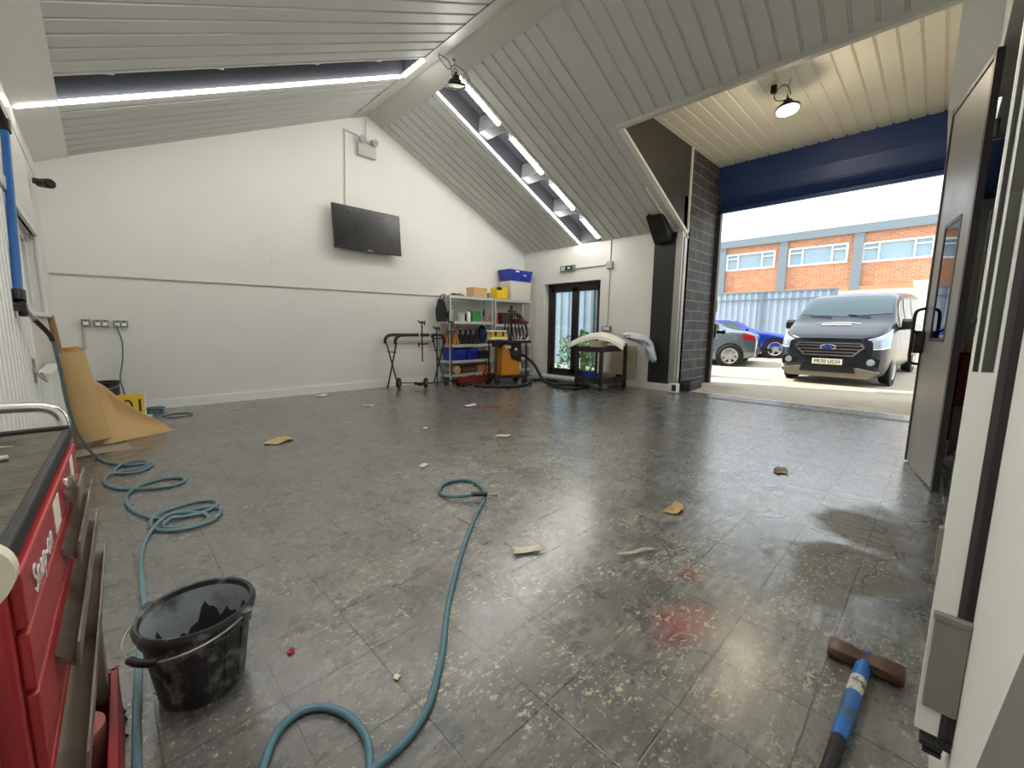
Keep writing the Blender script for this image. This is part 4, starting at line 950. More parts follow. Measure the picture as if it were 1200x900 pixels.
b.grid(R_, close=True); tag(b.build('cloth_bundle', mat('navy_cloth', rgb(28, 38, 70), .85, 0, .3, 12, .3), None, True), 'navy cloth bundle at the right end of the axle stand shelf', 'cloth')
crate((5.58, 7.50, .492), (.46, .32, .24), M['bluecrate'], 'blue crate on the lower shelf, the left one of the pair', group='blue crates on the lower shelf')
crate((5.98, 7.50, .492), (.30, .32, .24), M['bluecrate'], 'smaller blue crate on the lower shelf, right of the wide one', group='blue crates on the lower shelf')
carton((6.33, 7.52, .492), (.30, .26, .19), M['black'], 'black case on the lower shelf beside the blue crates', 'case', 'tool_case')
def lroll(c, r, l, m, label, ax='y'):
    t = thing('paper_roll', label, 'roll', c, 0, 'rolls on the bottom shelf')
    mm = RM('X', 90) if ax == 'y' else RM('Y', 90)
    b = MB(); b.lathe([(r * .35, -l / 2), (r, -l / 2), (r, l / 2), (r * .35, l / 2)], n=22, mtx=mm, closed=True); b.build('paper', m, t, True)
    b = MB(); b.lathe([(r * .28, -l / 2 - .002), (r * .35, -l / 2 - .002), (r * .35, l / 2 + .002), (r * .28, l / 2 + .002)], n=16, mtx=mm, closed=True); b.build('core', M['card'], t, True); return t
lroll((5.54, 7.50, .19 + .091), .085, .30, M['card'], 'brown roll end-on, leftmost on the bottom shelf')
lroll((5.92, 7.48, .19 + .082), .075, .40, mat('brown_fabric_roll', rgb(120, 82, 56), .75, 0, .1), 'brown roll lying lengthwise on the bottom shelf', 'x')
carton((6.33, 7.50, .192), (.34, .26, .16), M['tan'], 'reddish-brown box at the right end of the bottom shelf', name='storage_box')
# top of the units
t = thing('tool_bundle', 'small heap of tools on top of the left shelving unit', 'tools', (5.58, 7.42, 1.888))
for i, (x, y, a, l) in enumerate(((-.1, 0, 20, .2), (0, .03, -15, .26), (.06, -.02, 40, .18), (.1, .03, -5, .22))):
    b = MB(); c, s = math.cos(math.radians(a)), math.sin(math.radians(a)); b.tube([(x - c * l / 2, y - s * l / 2, .015), (x, y, .02 + .012 * i), (x + c * l / 2, y + s * l / 2, .018)], .012, 8); b.box((x - .03, y - .02, 0), (x + .02, y + .02, .05 + .01 * (i % 2))); b.build('hand_tool', M[('blackmetal', 'wood', 'tan', 'blackmetal')[i]], t, True)
carton((6.18, 7.46, 1.888), (.40, .26, .21), M['card'], 'brown cardboard box on top of the left shelving unit')
carton((6.49, 7.42, 1.888), (.10, .16, .12), M['cardgrey'], 'small grey box wedged between the brown and yellow boxes', lid=False, name='small_box')
t = carton((6.84, 7.44, 1.890), (.34, .24, .26), M['yellow'], 'yellow box on top of the shelves beside the clear bin', name='yellow_box', lid=False)
MB().box((-.175, -.124, .20), (-.02, -.118, .265)).build('latch', M['black'], t)
t = thing('storage_bin', 'milky clear plastic bin on top of the right shelving unit', 'bin', (7.46, 7.50, 1.888))
b = MB()
def ring2(z, f, w=.74, d=.40): return [(-w / 2 * f, -d / 2 * f, z), (w / 2 * f, -d / 2 * f, z), (w / 2 * f, d / 2 * f, z), (-w / 2 * f, d / 2 * f, z)]
b.grid([ring2(0, .9), ring2(.40, .98), ring2(.40, 1.0), ring2(.43, 1.0), ring2(.43, .96), ring2(.02, .88)], close=True); b.add(ring2(0, .9), [(3, 2, 1, 0)]); b.build('body', M['binplastic'], t)
b = MB(); b.box((-.30, -.16, .03), (.05, .15, .26)); b.build('contents', M['cardgrey'], t)
b = MB(); b.box((-.375, -.21, .425), (.375, .21, .445)); b.build('lid', M['binplastic'], t)
t = crate((7.45, 7.50, 2.335), (.80, .42, .27), M['bluecrate'], 'large blue crate stacked on the clear bin above the shelves', 'crate')
MB().box((-.20, -.213, .215), (-.08, -.207, .25)).build('sticker', M['white'], t)
MB().box((.08, -.208, .14), (.17, -.198, .17)).build('sticker', M['white'], t)
# right-hand unit contents
bottle((6.74, 7.42, 1.302), .045, .27, M['taillens'], 'white', 'red bottle with a pale neck at the left of the right unit')
bottle((6.83, 7.50, 1.302), .03, .28, M['pinkroll'], 'black', 'thin pinkish bottle beside the red one on the right unit')
carton((7.05, 7.50, 1.302), (.28, .2, .27), mat('maroon_case', rgb(66, 34, 34), .5), 'dark maroon case on the right shelving unit', 'case', 'tool_case')
carton((7.45, 7.45, 1.302), (.14, .14, .13), M['darkred'], 'little dark red box under the bin, left of the red tray', name='small_box')
carton((7.68, 7.47, 1.302), (.26, .2, .09), M['red'], 'low red tray box at the right end of the right unit', name='small_box')
carton((7.62, 7.50, .842), (.40, .28, .16), M['white'], 'white box on the middle shelf of the right unit', name='white_box')
carton((6.85, 7.50, .842), (.2, .2, .13), M['black'], 'black box on the middle shelf of the right unit', name='small_box', lid=False)
for i, (x, h) in enumerate(((7.30, .22), (7.42, .27), (7.55, .24), (7.67, .2))):
    bottle((x, 7.45, .492), .05, h, M[('white', 'binplastic', 'white', 'steel')[i]], ('black', 'white', 'red', 'white')[i], ('white bottle low on the right unit, nearest the orange machine', 'milky bottle low on the right unit, second from the orange machine', 'white bottle with red cap low on the right unit', 'grey bottle low on the right unit by its right post')[i])
for i, (x, h, r) in enumerate(((7.36, .26, .07), (7.54, .24, .07), (7.71, .2, .06))):
    bottle((x, 7.45, .192), r, h, M[('binplastic', 'white', 'steel')[i]], 'white', ('large milky bottle on the bottom shelf behind the machine', 'white bottle in the middle of the right bottom shelf', 'small grey bottle at the right end of the bottom shelf')[i])

# ------------------------------------------------------------------ trestle stand with clamps and wheels
t = thing('trestle_stand', 'black padded folding trestle stand against the gable wall', 'trestle', (4.55, 7.45, 0))
def pt(x, y, z): return (x - 4.55, y - 7.45, z)
for xs, nm in ((4.02, 0), (5.12, 1)):
    for s in (-1, 1):
        b = MB(); b.cyl(pt(xs + .02, 7.45 + s * .22, .012), pt(xs, 7.45 - s * .20, .90), .015, n=10); l = b.build('leg', M['blackmetal'], t, True)
        b = MB(); b.cyl(pt(xs + .02, 7.45 + s * .225, 0), pt(xs + .02, 7.45 + s * .218, .04), .019, n=10); b.build('foot', M['rubber'], l, True)
    b = MB(); b.cyl(pt(xs, 7.27, .72), pt(xs, 7.63, .72), .010, n=8); b.build('brace', M['blackmetal'], t, True)
for s in (-1, 1):
    b = MB(); y = 7.45 + s * .2
    b.tube(smoothpts([pt(4.0, y, .88), pt(4.0, y, .96), pt(4.06, y, 1.03), pt(4.2, y, 1.05), pt(4.6, y, 1.05), pt(5.0, y, 1.05), pt(5.09, y, 1.02), pt(5.12, y, .95), pt(5.12, y, .88)], 6), .03, 10); b.build('padded_rail', M['rubber'], t, True)
b = MB(); b.cyl(pt(4.5, 7.24, 1.05), pt(4.52, 7.24, 1.05), .034, n=12); b.cyl(pt(4.75, 7.24, 1.05), pt(4.77, 7.24, 1.05), .034, n=12); b.build('band', M['cream'], t, True)
b = MB(); b.cyl(pt(5.0, 7.24, 1.065), pt(5.6, 7.27, 1.065), .010, n=8); b.build('support_bar', M['blackmetal'], t, True)
def clamp(name, loc, h, z0, label, top):
    t = thing(name, label, 'clamp', loc, 0, 'bar clamps standing at the trestle')
    b = MB(); b.box((-.012, -.007, z0), (.012, .007, h)); b.build('bar', M['blackmetal'], t)
    b = MB(); b.box((-.05, -.02, h - .05), (.07, .02, h - .015)); b.cyl((.06, 0, h - .09), (.06, 0, h), .012, n=8); b.cyl((-.055, 0, h - .03), (-.09, 0, h + .01), .012, n=8); b.build('fixed_jaw', M['blackmetal'], t)
    zz = z0 + .34 if top else h - .25
    b = MB(); b.box((-.09, -.018, zz), (.13, .018, zz + .03)); b.cyl((-.08, 0, zz - .04), (-.08, 0, zz + .04), .014, n=8); b.build('sliding_jaw', M['blackmetal'], t)
    return t
clamp('bar_clamp', (4.56, 7.205, 0), 1.33, .52, 'bar clamp hooked over the middle of the trestle rail', True)
clamp('bar_clamp', (4.90, 7.192, 0), 1.22, .0, 'tall thin bar standing right of the hooked clamp', False)
clamp('bar_clamp', (5.26, 7.19, 0), 1.35, .18, 'bar clamp with T-shaped top nearest the shelving', False)
t = thing('wheeled_base', 'pair of small black wheels on an axle bar by the trestle feet', 'wheel set', (4.28, 7.12, 0))
for (x, y) in ((-.14, .30), (.28, -.02)):
    b = MB(); b.lathe([(.03, -.02), (.075, -.022), (.10, -.015), (.105, 0), (.10, .015), (.075, .022), (.03, .02)], n=24, mtx=TM(x, y, .105) @ RM('Z', 36) @ RM('X', 90), closed=True); wl_ = b.build('wheel', M['tyre'], t, True)
    b = MB()
    for k in range(5):
        a = k * 2 * PI / 5; b.box((-.01, -.012, .0), (.01, .012, .085), TM(x, y, .105) @ RM('Z', 36) @ RM('Y', math.degrees(a)))
    b.lathe([(0, -.025), (.035, -.025), (.035, .025), (0, .025)], n=14, mtx=TM(x, y, .105) @ RM('Z', 36) @ RM('X', 90)); b.build('hub', M['greycab'], wl_, True)
b = MB(); b.cyl((-.14, .30, .105), (.28, -.02, .105), .012, n=8); b.build('axle', M['blackmetal'], t, True)
b = MB(); b.box((.1, .0, .075), (1.22, .03, .10)); b.box((.15, -.04, .06), (.19, .2, .11)); b.box((1.16, -.02, 0), (1.24, .05, .09)); b.build('base_bar', M['blackmetal'], t)

# ------------------------------------------------------------------ orange machine on its trolley, jack, hose
t = thing('spot_welder', 'orange machine on a black trolley with hanging black leads', 'machine', (6.32, 6.62, 0), math.radians(-20))
b = MB(); b.prism([(-.20, .20), (.24, .20), (.21, .60), (.10, .86), (-.16, .86), (-.19, .66)], 1, -.22, .22); b.build('case', M['orange'], t, bevel=.012)
b = MB(); b.prism([(.02, .55), (.26, .48), (.25, .88), (-.06, .88)], 1, -.235, -.21); b.box((-.27, -.2, .80), (.27, .2, .90)); b.build('control_panel', M['blackmetal'], t, bevel=.006)
b = MB(); b.box((-.12, -.242, .78), (.0, -.232, .84)); b.cyl((.12, -.235, .76), (.12, -.255, .76), .03, n=14); b.build('dial', M['white'], t)
b = MB(); b.box((-.36, -.28, .90), (.46, .24, .935)); b.box((-.36, -.285, .89), (.46, -.27, .95)); b.build('tray_top', M['blackmetal'], t, bevel=.004)
b = MB(); b.box((-.34, -.26, .14), (.40, .26, .20)); b.box((-.36, -.27, .10), (-.30, .27, .24)); b.build('trolley_base', M['blackmetal'], t, bevel=.005)
for x in (-.33, .38):
    for y in (-.22, .2): MB().box((x - .015, y - .015, .18), (x + .015, y + .015, .92)).build('post', M['blackmetal'], t)
for (x, y) in ((-.3, -.24), (.34, -.24), (-.3, .24), (.34, .24)):
    b = MB(); b.cyl((x, y - .02, .065), (x, y + .02, .065), .065, n=16); b.build('wheel', M['tyre'], t, True)
b = MB(); b.tube([(.18, .16, .93), (.18, .16, 1.62)], .022, 10); b.cyl((.18, .16, 1.60), (.18, .16, 1.70), .03, n=10); b.box((.10, .14, 1.56), (.30, .18, 1.6)); b.build('lead_mast', M['blackmetal'], t, True)
for i in range(7):
    a = (i - 3) * .11; b = MB()
    b.tube(smoothpts([(.18, .14, 1.58), (.20 + a * .35, .06 - .01 * i, 1.54 - abs(a) * .2), (.22 + a * .75, .02, 1.25), (.24 + a * .8, .0, 1.05), (.26 + a * .5, .0, .96)], 7), .018, 7); b.build('lead', M['rubber'], t, True)
b = MB(); b.tube(smoothpts([(.30, .1, 1.55), (.44, .05, 1.42), (.50, 0, 1.2), (.46, 0, 1.02), (.40, 0, .965)], 7), .010, 7); b.build('thin_lead', M['rubber'], t, True)
b = MB(); R_ = []
t2 = thing('yellow_tool_case', 'yellow power-tool box lying on top of the orange machine', 'tool case', (6.12, 6.68, .958), math.radians(-20))
MB().box((-.2, -.14, 0), (.18, .14, .05)).build('tray', M['white'], t2, bevel=.01)
b = MB(); b.prism([(-.20, .05), (.18, .05), (.14, .16), (-.16, .16)], 1, -.12, .12); b.build('body', M['yellow'], t2, bevel=.012)
MB().box((-.22, -.13, .16), (.15, .13, .20)).build('lid', M['white'], t2, bevel=.008)
for x in (-.1, .07): MB().box((x - .02, -.135, .08), (x + .02, -.118, .17)).build('latch', M['black'], t2)
t = thing('trolley_jack', 'dark red trolley jack on the floor left of the orange machine', 'jack', (5.60, 6.88, 0), math.radians(-4))
b = MB()
for s in (-1, 1): b.prism([(-.40, .05), (.32, .05), (.34, .12), (.1, .20), (-.30, .16), (-.40, .12)], 1, s * .10 - .01, s * .10 + .01)
b.build('side_frame', M['darkred'], t)
b = MB(); b.prism([(-.36, .10), (.05, .14), (.05, .19), (-.36, .17)], 1, -.05, .05); b.cyl((-.34, 0, .16), (-.34, 0, .20), .05, n=16); b.build('lift_arm', M['darkred'], t)
b = MB(); b.cyl((.25, 0, .16), (.34, 0, .34), .03, n=12); b.box((.18, -.08, .1), (.33, .08, .19)); b.build('pump', M['darkred'], t)
b = MB(); b.cyl((.33, .02, .32), (.38, .05, .52), .016, n=10); b.build('handle_stub', M['blackmetal'], t, True)
for (x, y) in ((-.3, -.13), (-.3, .13), (.28, -.13), (.28, .13)):
    b = MB(); b.cyl((x, y - .02, .055), (x, y + .02, .055), .055, n=16); b.build('wheel', M['tyre'], t, True)
b = MB(); pts = smoothpts([(6.52, 6.42, .62), (6.62, 6.34, .60), (6.75, 6.18, .42), (6.80, 5.95, .10), (6.72, 5.6, .035), (6.55, 5.25, .035), (6.62, 4.98, .035), (6.95, 4.93, .035), (7.2, 5.1, .035), (7.25, 5.75, .035), (7.28, 6.3, .035), (6.95, 6.45, .035), (6.55, 6.10, .05), (6.1, 5.95, .035), (5.75, 6.1, .035), (5.5, 6.38, .035), (5.42, 6.58, .035)], 8)
b.tube(pts, .032, 10); t = b.build('suction_hose', M['rubber'], None, True); tag(t, 'thick black suction hose looping from the orange machine over the floor', 'hose')
b = MB(); b.cyl((6.86, 5.62, .045), (7.02, 5.40, .045), .04, n=12); b.cyl((7.02, 5.40, .045), (7.10, 5.29, .045), .032, n=12); o = b.build('hose_nozzle', M['black'], None, True); tag(o, 'short black hose nozzle lying inside the loop of suction hose', 'nozzle')

# ------------------------------------------------------------------ black service cart with bumper, carton and bag
t = thing('service_cart', 'black two-shelf service cart under a pale bumper by the exit door', 'cart', (6.86, 4.52, 0), math.radians(2))
cl_, cw = 1.0, .62
b = MB(); b.box((0, 0, .80), (cl_, cw, .82)); 
for lo, hi in (((0, 0, .76), (cl_, .03, .86)), ((0, cw - .03, .76), (cl_, cw, .86)), ((0, 0, .76), (.03, cw, .86)), ((cl_ - .03, 0, .76), (cl_, cw, .86))): b.box(lo, hi)
b.build('top_tray', M['blackmetal'], t, bevel=.006)
b = MB(); b.box((0, 0, .17), (cl_, cw, .19))
for lo, hi in (((0, 0, .13), (cl_, .03, .25)), ((0, cw - .03, .13), (cl_, cw, .25)), ((0, 0, .13), (.03, cw, .25)), ((cl_ - .03, 0, .13), (cl_, cw, .25))): b.box(lo, hi)
b.build('bottom_tray', M['blackmetal'], t, bevel=.006)
for (x, y) in ((.03, .03), (cl_ - .03, .03), (.03, cw - .03), (cl_ - .03, cw - .03)):
    b = MB(); b.box((x - .03, y - .03, .16), (x + .03, y + .03, .80)); b.build('leg', M['blackmetal'], t, bevel=.006)
    b = MB(); b.cyl((x, y - .018, .055), (x, y + .018, .055), .055, n=18); b.box((x - .012, y - .026, .05), (x + .012, y + .026, .135)); b.build('castor', M['tyre'], t, True)
b = MB(); b.tube(smoothpts([(cl_, .05, .84), (cl_ + .05, .05, .90), (cl_ + .07, .12, .92), (cl_ + .07, cw - .12, .92), (cl_ + .05, cw - .05, .90), (cl_, cw - .05, .84)], 5), .016, 8); b.build('push_handle', M['blackmetal'], t, True)
for i, (x, y, s, m, lb) in enumerate(((7.1, 4.95, (.22, .2, .16), 'bluecrate', 'dark blue tub on the lower tray of the service cart'), (7.5, 4.8, (.28, .3, .11), 'cardgrey', 'grey carton on the lower tray of the service cart'))):
    carton((x, y, .192), s, M[m], lb, 'box', 'storage_box', None, .2)
carton((7.06, 4.74, .822), (.24, .24, .14), mat('beige_carton', rgb(188, 172, 138), .7, 0, .08), 'beige carton on the cart under the arch of the bumper')
b = MB(); R_ = []
for i in range(25):
    s = i / 24; a = (s - .5) * 2.0
    y = 5.02 + 0 * s; r_ = []
    cx, cy = 6.98 + .06 * s, 5.42 - 1.25 * s
    z = .84 + .31 * math.cos(a * 1.2) - .02
    for k in range(7):
        v = k / 6
        r_.append((cx + .30 * v + .10 * math.sin(PI * s), cy + .05 * math.sin(v * 3), z + .05 * math.sin(PI * v) - .10 * (1 - v) ** 2 - .03 * v))
    R_.append(r_)
b.grid(R_); t = b.build('car_bumper', M['bumper'], None, True, solid=.006); tag(t, 'pale arched bumper cover lying over the service cart', 'car part')
b = MB(); b.grid([[p for p in r_[:1]] + [(r_[0][0] - .012, r_[0][1], r_[0][2] - .03)] for r_ in R_]); b.build('lower_lip', M['bumper'], t, True, solid=.005)
b = MB(); R_ = []
bagc = smoothpts([(7.58, 4.54, 1.075), (7.66, 4.42, 1.075), (7.78, 4.22, 1.02), (7.85, 4.10, .90), (7.88, 4.04, .74), (7.88, 4.00, .60)], 4)
for i, c in enumerate(bagc):
    s = i / (len(bagc) - 1); r_ = []
    d_ = (bagc[min(i + 1, len(bagc) - 1)] - bagc[max(i - 1, 0)]).normalized(); u_ = Vector((.72, .69, 0)); v_ = d_.cross(u_).normalized()
    wd = .17 + .04 * math.sin(s * 8 + 1); th = .05 + .045 * math.sin(PI * s)
    for k in range(17):
        a = k / 16 * 2 * PI; n_ = 1 + .10 * math.sin(5 * a + 9 * s) + .08 * math.sin(13 * s + 3 * a)
        p = c + u_ * (wd * n_ * math.cos(a)) + v_ * (th * n_ * math.sin(a)); r_.append((min(p.x, 8.0), p.y, p.z + (.05 * math.sin(6 * a) if i == len(bagc) - 1 else 0)))
    R_.append(r_)
b.grid(R_); b.add(R_[0][:-1], [tuple(range(16))]); b.add(R_[-1][:-1], [tuple(range(16))])
t = b.build('plastic_bag', M['bag'], None, True); tag(t, 'crinkled white plastic bag with blue print drooping off the cart end', 'bag')
b = MB(); b.box((0, -.30, .02), (.03, .30, .86), TM(8.03 - .078, 4.72, 0) @ RM('Y', 2)); tag(b.build('plywood_board', mat('beige_board', rgb(186, 176, 152), .7, 0, .06), None), 'beige board leaning on the wall behind the service cart', 'board')

# ------------------------------------------------------------------ scraps on the floor
def scrap(c, s, rz, m, label, name='cardboard_scrap', curl=.012, ragged=.25, seed=1, group='scraps littering the floor'):
    rnd = random.Random(seed); N = 11; rim = []
    for i in range(N):
        a = i / N * 2 * PI; f = 1 + rnd.uniform(-ragged, ragged)
        q = max(abs(math.cos(a)), abs(math.sin(a))); rim.append((s[0] / 2 * math.cos(a) / q * f, s[1] / 2 * math.sin(a) / q * f))
    b = MB(); vs = [(0, 0, .004)]
    cr, sr_ = math.cos(rz), math.sin(rz)
    for ring_ in (.5, 1):
        for (x, y) in rim:
            x2, y2 = x * ring_, y * ring_; vs.append((x2 * cr - y2 * sr_, x2 * sr_ + y2 * cr, .004 + curl * ring_ * abs(math.sin(x / s[0] * 4 + seed))))
    fs = [(0, 1 + i, 1 + (i + 1) % N) for i in range(N)] + [(1 + i, 1 + N + i, 1 + N + (i + 1) % N, 1 + (i + 1) % N) for i in range(N)]
    b.add(vs, fs); o = b.build(name, m, None, solid=.003); o.location = (c[0], c[1], 0); return tag(o, label, 'scrap', group)
SC = [((1.25, 4.74), (.30, .17), .6, 'kraft', 'torn brown card lying alone left of centre, towards the gable wall', 11, 'cardboard_scrap'),
      ((2.66, 1.13), (.15, .09), .1, 'card', 'square brown card piece in the middle right of the floor', 2, 'cardboard_scrap'),
      ((1.55, 1.45), (.17, .06), -.5, 'cream', 'pale torn strip of card among the yellow flecks', 3, 'cardboard_scrap'),
      ((1.97, 1.03), (.22, .022), -.45, 'cream', 'thin pale sliver of wood on the floor above the red stain', 4, 'wood_sliver'),
      ((4.09, .842), (.15, .09), .2, 'cardgrey', 'oval brown card scrap on the shiny tiles before the opening', 5, 'cardboard_scrap'),
      ((4.0, 4.98), (.22, .12), .2, 'cream', 'crumpled cream paper with red print far out on the floor', 6, 'paper_scrap'),
      ((2.67, 7.40), (.20, .12), .3, 'paper', 'white paper scrap near the gable skirting', 7, 'paper_scrap'),
      ((2.83, 6.0), (.14, .05), -.6, 'paper', 'white strip of paper in the middle of the far floor', 8, 'paper_scrap'),
      ((3.115, 3.295), (.16, .07), -.6, 'paper', 'white paper scrap in front of the far middle floor', 9, 'paper_scrap'),
      ((2.69, 4.21), (.08, .05), .9, 'paper', 'small white fleck of paper beside the dark floor stain', 10, 'paper_scrap'),
      ((1.92, 3.05), (.09, .06), .4, 'paper', 'small white paper scrap beyond the looped hose end', 12, 'paper_scrap'),
      ((.63, 1.19), (.022, .02), .4, 'paper', 'tiny white pebble-like fleck between bucket and blue hose', 14, 'paper_scrap'),
      ((.404, 1.563), (.03, .02), .4, 'red', 'tiny red chip on the floor right of the bucket', 13, 'plastic_chip')]
import bisect
for c, s, rz, m, lb, sd, nm in SC: scrap(c, s, rz, M[m], lb, nm, .02 if s[0] > .1 else .006, .22, sd)
b = MB(); b.tube([(4.1, 4.82, .01), (4.2, 4.74, .014), (4.3, 4.62, .01)], .010, 6); tag(b.build('red_wrapper', M['red'], None, True), 'thin red wrapper beside the crumpled cream paper', 'scrap')

# ------------------------------------------------------------------ outside: yard, fence, building
def zy(x): return .0 if x < 8.3 else (.06 * (x - 8.3) / 1.6 if x < 9.9 else .06 if x < 12.2 else .06 + .05 * (x - 12.2) if x < 20 else .45)
b = MB(); b.grid([[(x, y, zy(x)) for x in (8.33, 9.9, 12.2, 20, 60)] for y in (-30, 40)])
struct(b.build('ground_yard', M['concrete']))
b = MB()
for i in range(60): b.box((7.70, .18 + i * .0565, .001), (7.82, .18 + i * .0565 + .03, .004))
b.box((7.69, .16, .0), (7.70, 3.58, .005)); b.box((7.82, .16, .0), (7.83, 3.58, .005))
struct(b.build('trim_12', M['drain']))
def fence(name, x, y0, y1, z0, h, label, p=.26):
    t = thing(name, label, 'fence', (x, y0, z0)); b = MB(); pr = []; L_ = y1 - y0; i = 0
    while i * p < L_: pr += [(i * p, 0), (i * p + p * .42, 0), (i * p + p * .5, .05), (i * p + p * .92, .05)]; i += 1
    b.grid([[(d, y, z) for y, d in pr] for z in (0, h)]); b.build('cladding', M['fence'], t, solid=.005)
    b = MB(); b.box((-.03, 0, h - .04), (.10, L_, h + .03)); b.build('top_rail', M['greyband'], t)
    b = MB(); b.box((-.04, 0, h - .36), (-.005, L_, h - .30)); b.build('middle_rail', M['greyband'], t)
    k = 0
    while k * 2.6 < L_:
        b = MB(); b.box((-.07, k * 2.6, 0), (0, k * 2.6 + .09, h)); b.build('post', M['greyband'], t); k += 1
    return t
fence('metal_fence', 21.0, 3.0, 16.0, .4, 2.52, 'pale corrugated metal fence behind the two parked cars')
fence('metal_fence', 10.6, 4.7, 13.0, 0, 2.75, 'pale corrugated metal fence seen through the glazed exit door', .3)
t = thing('leafy_bush', 'green leafy bush outside the glazed exit door', 'bush', (9.5, 6.9, .03))
b = MB(); rnd = random.Random(3)
for i in range(520):
    a = rnd.uniform(0, 2 * PI); r = rnd.uniform(0, .62); z = rnd.uniform(.05, 1.15) * (1 - .45 * r)
    c = Vector((r * math.cos(a) * .55, r * math.sin(a) * 1.4, z)); q = Matrix.Translation(c) @ Matrix.Rotation(rnd.uniform(0, 6.28), 4, Vector((rnd.uniform(-1, 1), rnd.uniform(-1, 1), rnd.uniform(-1, 1))).normalized())
    l = rnd.uniform(.05, .10); b.add([(0, -l, 0), (l * .45, 0, .01), (0, l, 0), (-l * .45, 0, .01)], [(0, 1, 2, 3)], q)
b.build('foliage', M['leaf'], t)
b = MB()
for i in range(14):
    a = rnd.uniform(0, 2 * PI); r = rnd.uniform(.2, .8); b.tube([(0, r * .2 * math.sin(a), 0), (r * .2 * math.cos(a), r * .6 * math.sin(a), .45), (r * .4 * math.cos(a), r * math.sin(a), .95)], .01, 5)
b.build('stem', M['wood'], t)

t = thing('office_building', 'two-storey orange brick building with white windows beyond the yard', 'building', (28, 0, 0))
BY0, BY1 = -8, 17
wins = [(9.70, 7.07, 4.84, 5.82), (6.42, 3.77, 4.80, 5.80), (3.22, .59, 4.71, 5.70), (-.02, -2.65, 4.65, 5.62), (13.0, 10.35, 4.86, 5.84)]
b = MB(); edges = sorted(wins, key=lambda w_: w_[1]); y = BY0
for (ya, yb, z0, z1) in edges:
    b.box((0, y, 3.55), (.3, yb, 6.25)); b.box((0, yb, 3.55), (.3, ya, z0)); b.box((0, yb, z1), (.3, ya, 6.25)); y = ya
b.box((0, y, 3.55), (.3, BY1, 6.25)); b.box((.3, BY0, 3.55), (6, BY1, 6.3)); b.build('upper_wall', M['brickorange'], t)
MB().box((.02, BY0, 0), (6, BY1, 3.4)).build('lower_wall', M['render'], t)
MB().box((-.12, BY0, 3.38), (.1, BY1, 3.56)).build('string_course', mat('pale_orange_band', rgb(206, 140, 104), .7, 0, .05), t)
MB().box((-.2, BY0 - .1, 6.2), (6.1, BY1 + .1, 6.62)).build('parapet', M['greyband'], t)
for yc in (9.9, 6.66, 3.36, .03, -3.2, 13.3): MB().box((-.15, yc - .2, 3.37), (-.002, yc + .2, 6.2)).build('pilaster', M['greyband'], t)
for (ya, yb, z0, z1) in wins:
    f = MB(); n = ya - yb
    for (a, c, d, e) in ((yb, ya, z0, z0 + .09), (yb, ya, z1 - .09, z1), (yb, yb + .09, z0 + .09, z1 - .09), (ya - .09, ya, z0 + .09, z1 - .09), (yb + n * .24, yb + n * .24 + .07, z0 + .09, z1 - .09), (ya - n * .24 - .07, ya - n * .24, z0 + .09, z1 - .09), (ya - n * .24, ya - .09, z1 - .32, z1 - .26), (yb + .09, yb + n * .24, z1 - .32, z1 - .26)): f.box((-.03, a, d), (.08, c, e))
    f = f.build('window', M['white_upvc'], t)
    MB().box((.10, yb + .05, z0 + .05), (.13, ya - .05, z1 - .05)).build('pane', M['paneglass'] if 'paneglass' in M else M.setdefault('paneglass', mat('window_glass', rgb(150, 172, 186), .06, 0, .15, 1.2)), f)
b = MB(); b.box((24.5, -6, .45), (27.9, .9, 3.3)); b.box((24.3, -6.1, 3.2), (27.9, 1.0, 3.36))
struct(b.build('wall_outbuilding', M['render']))

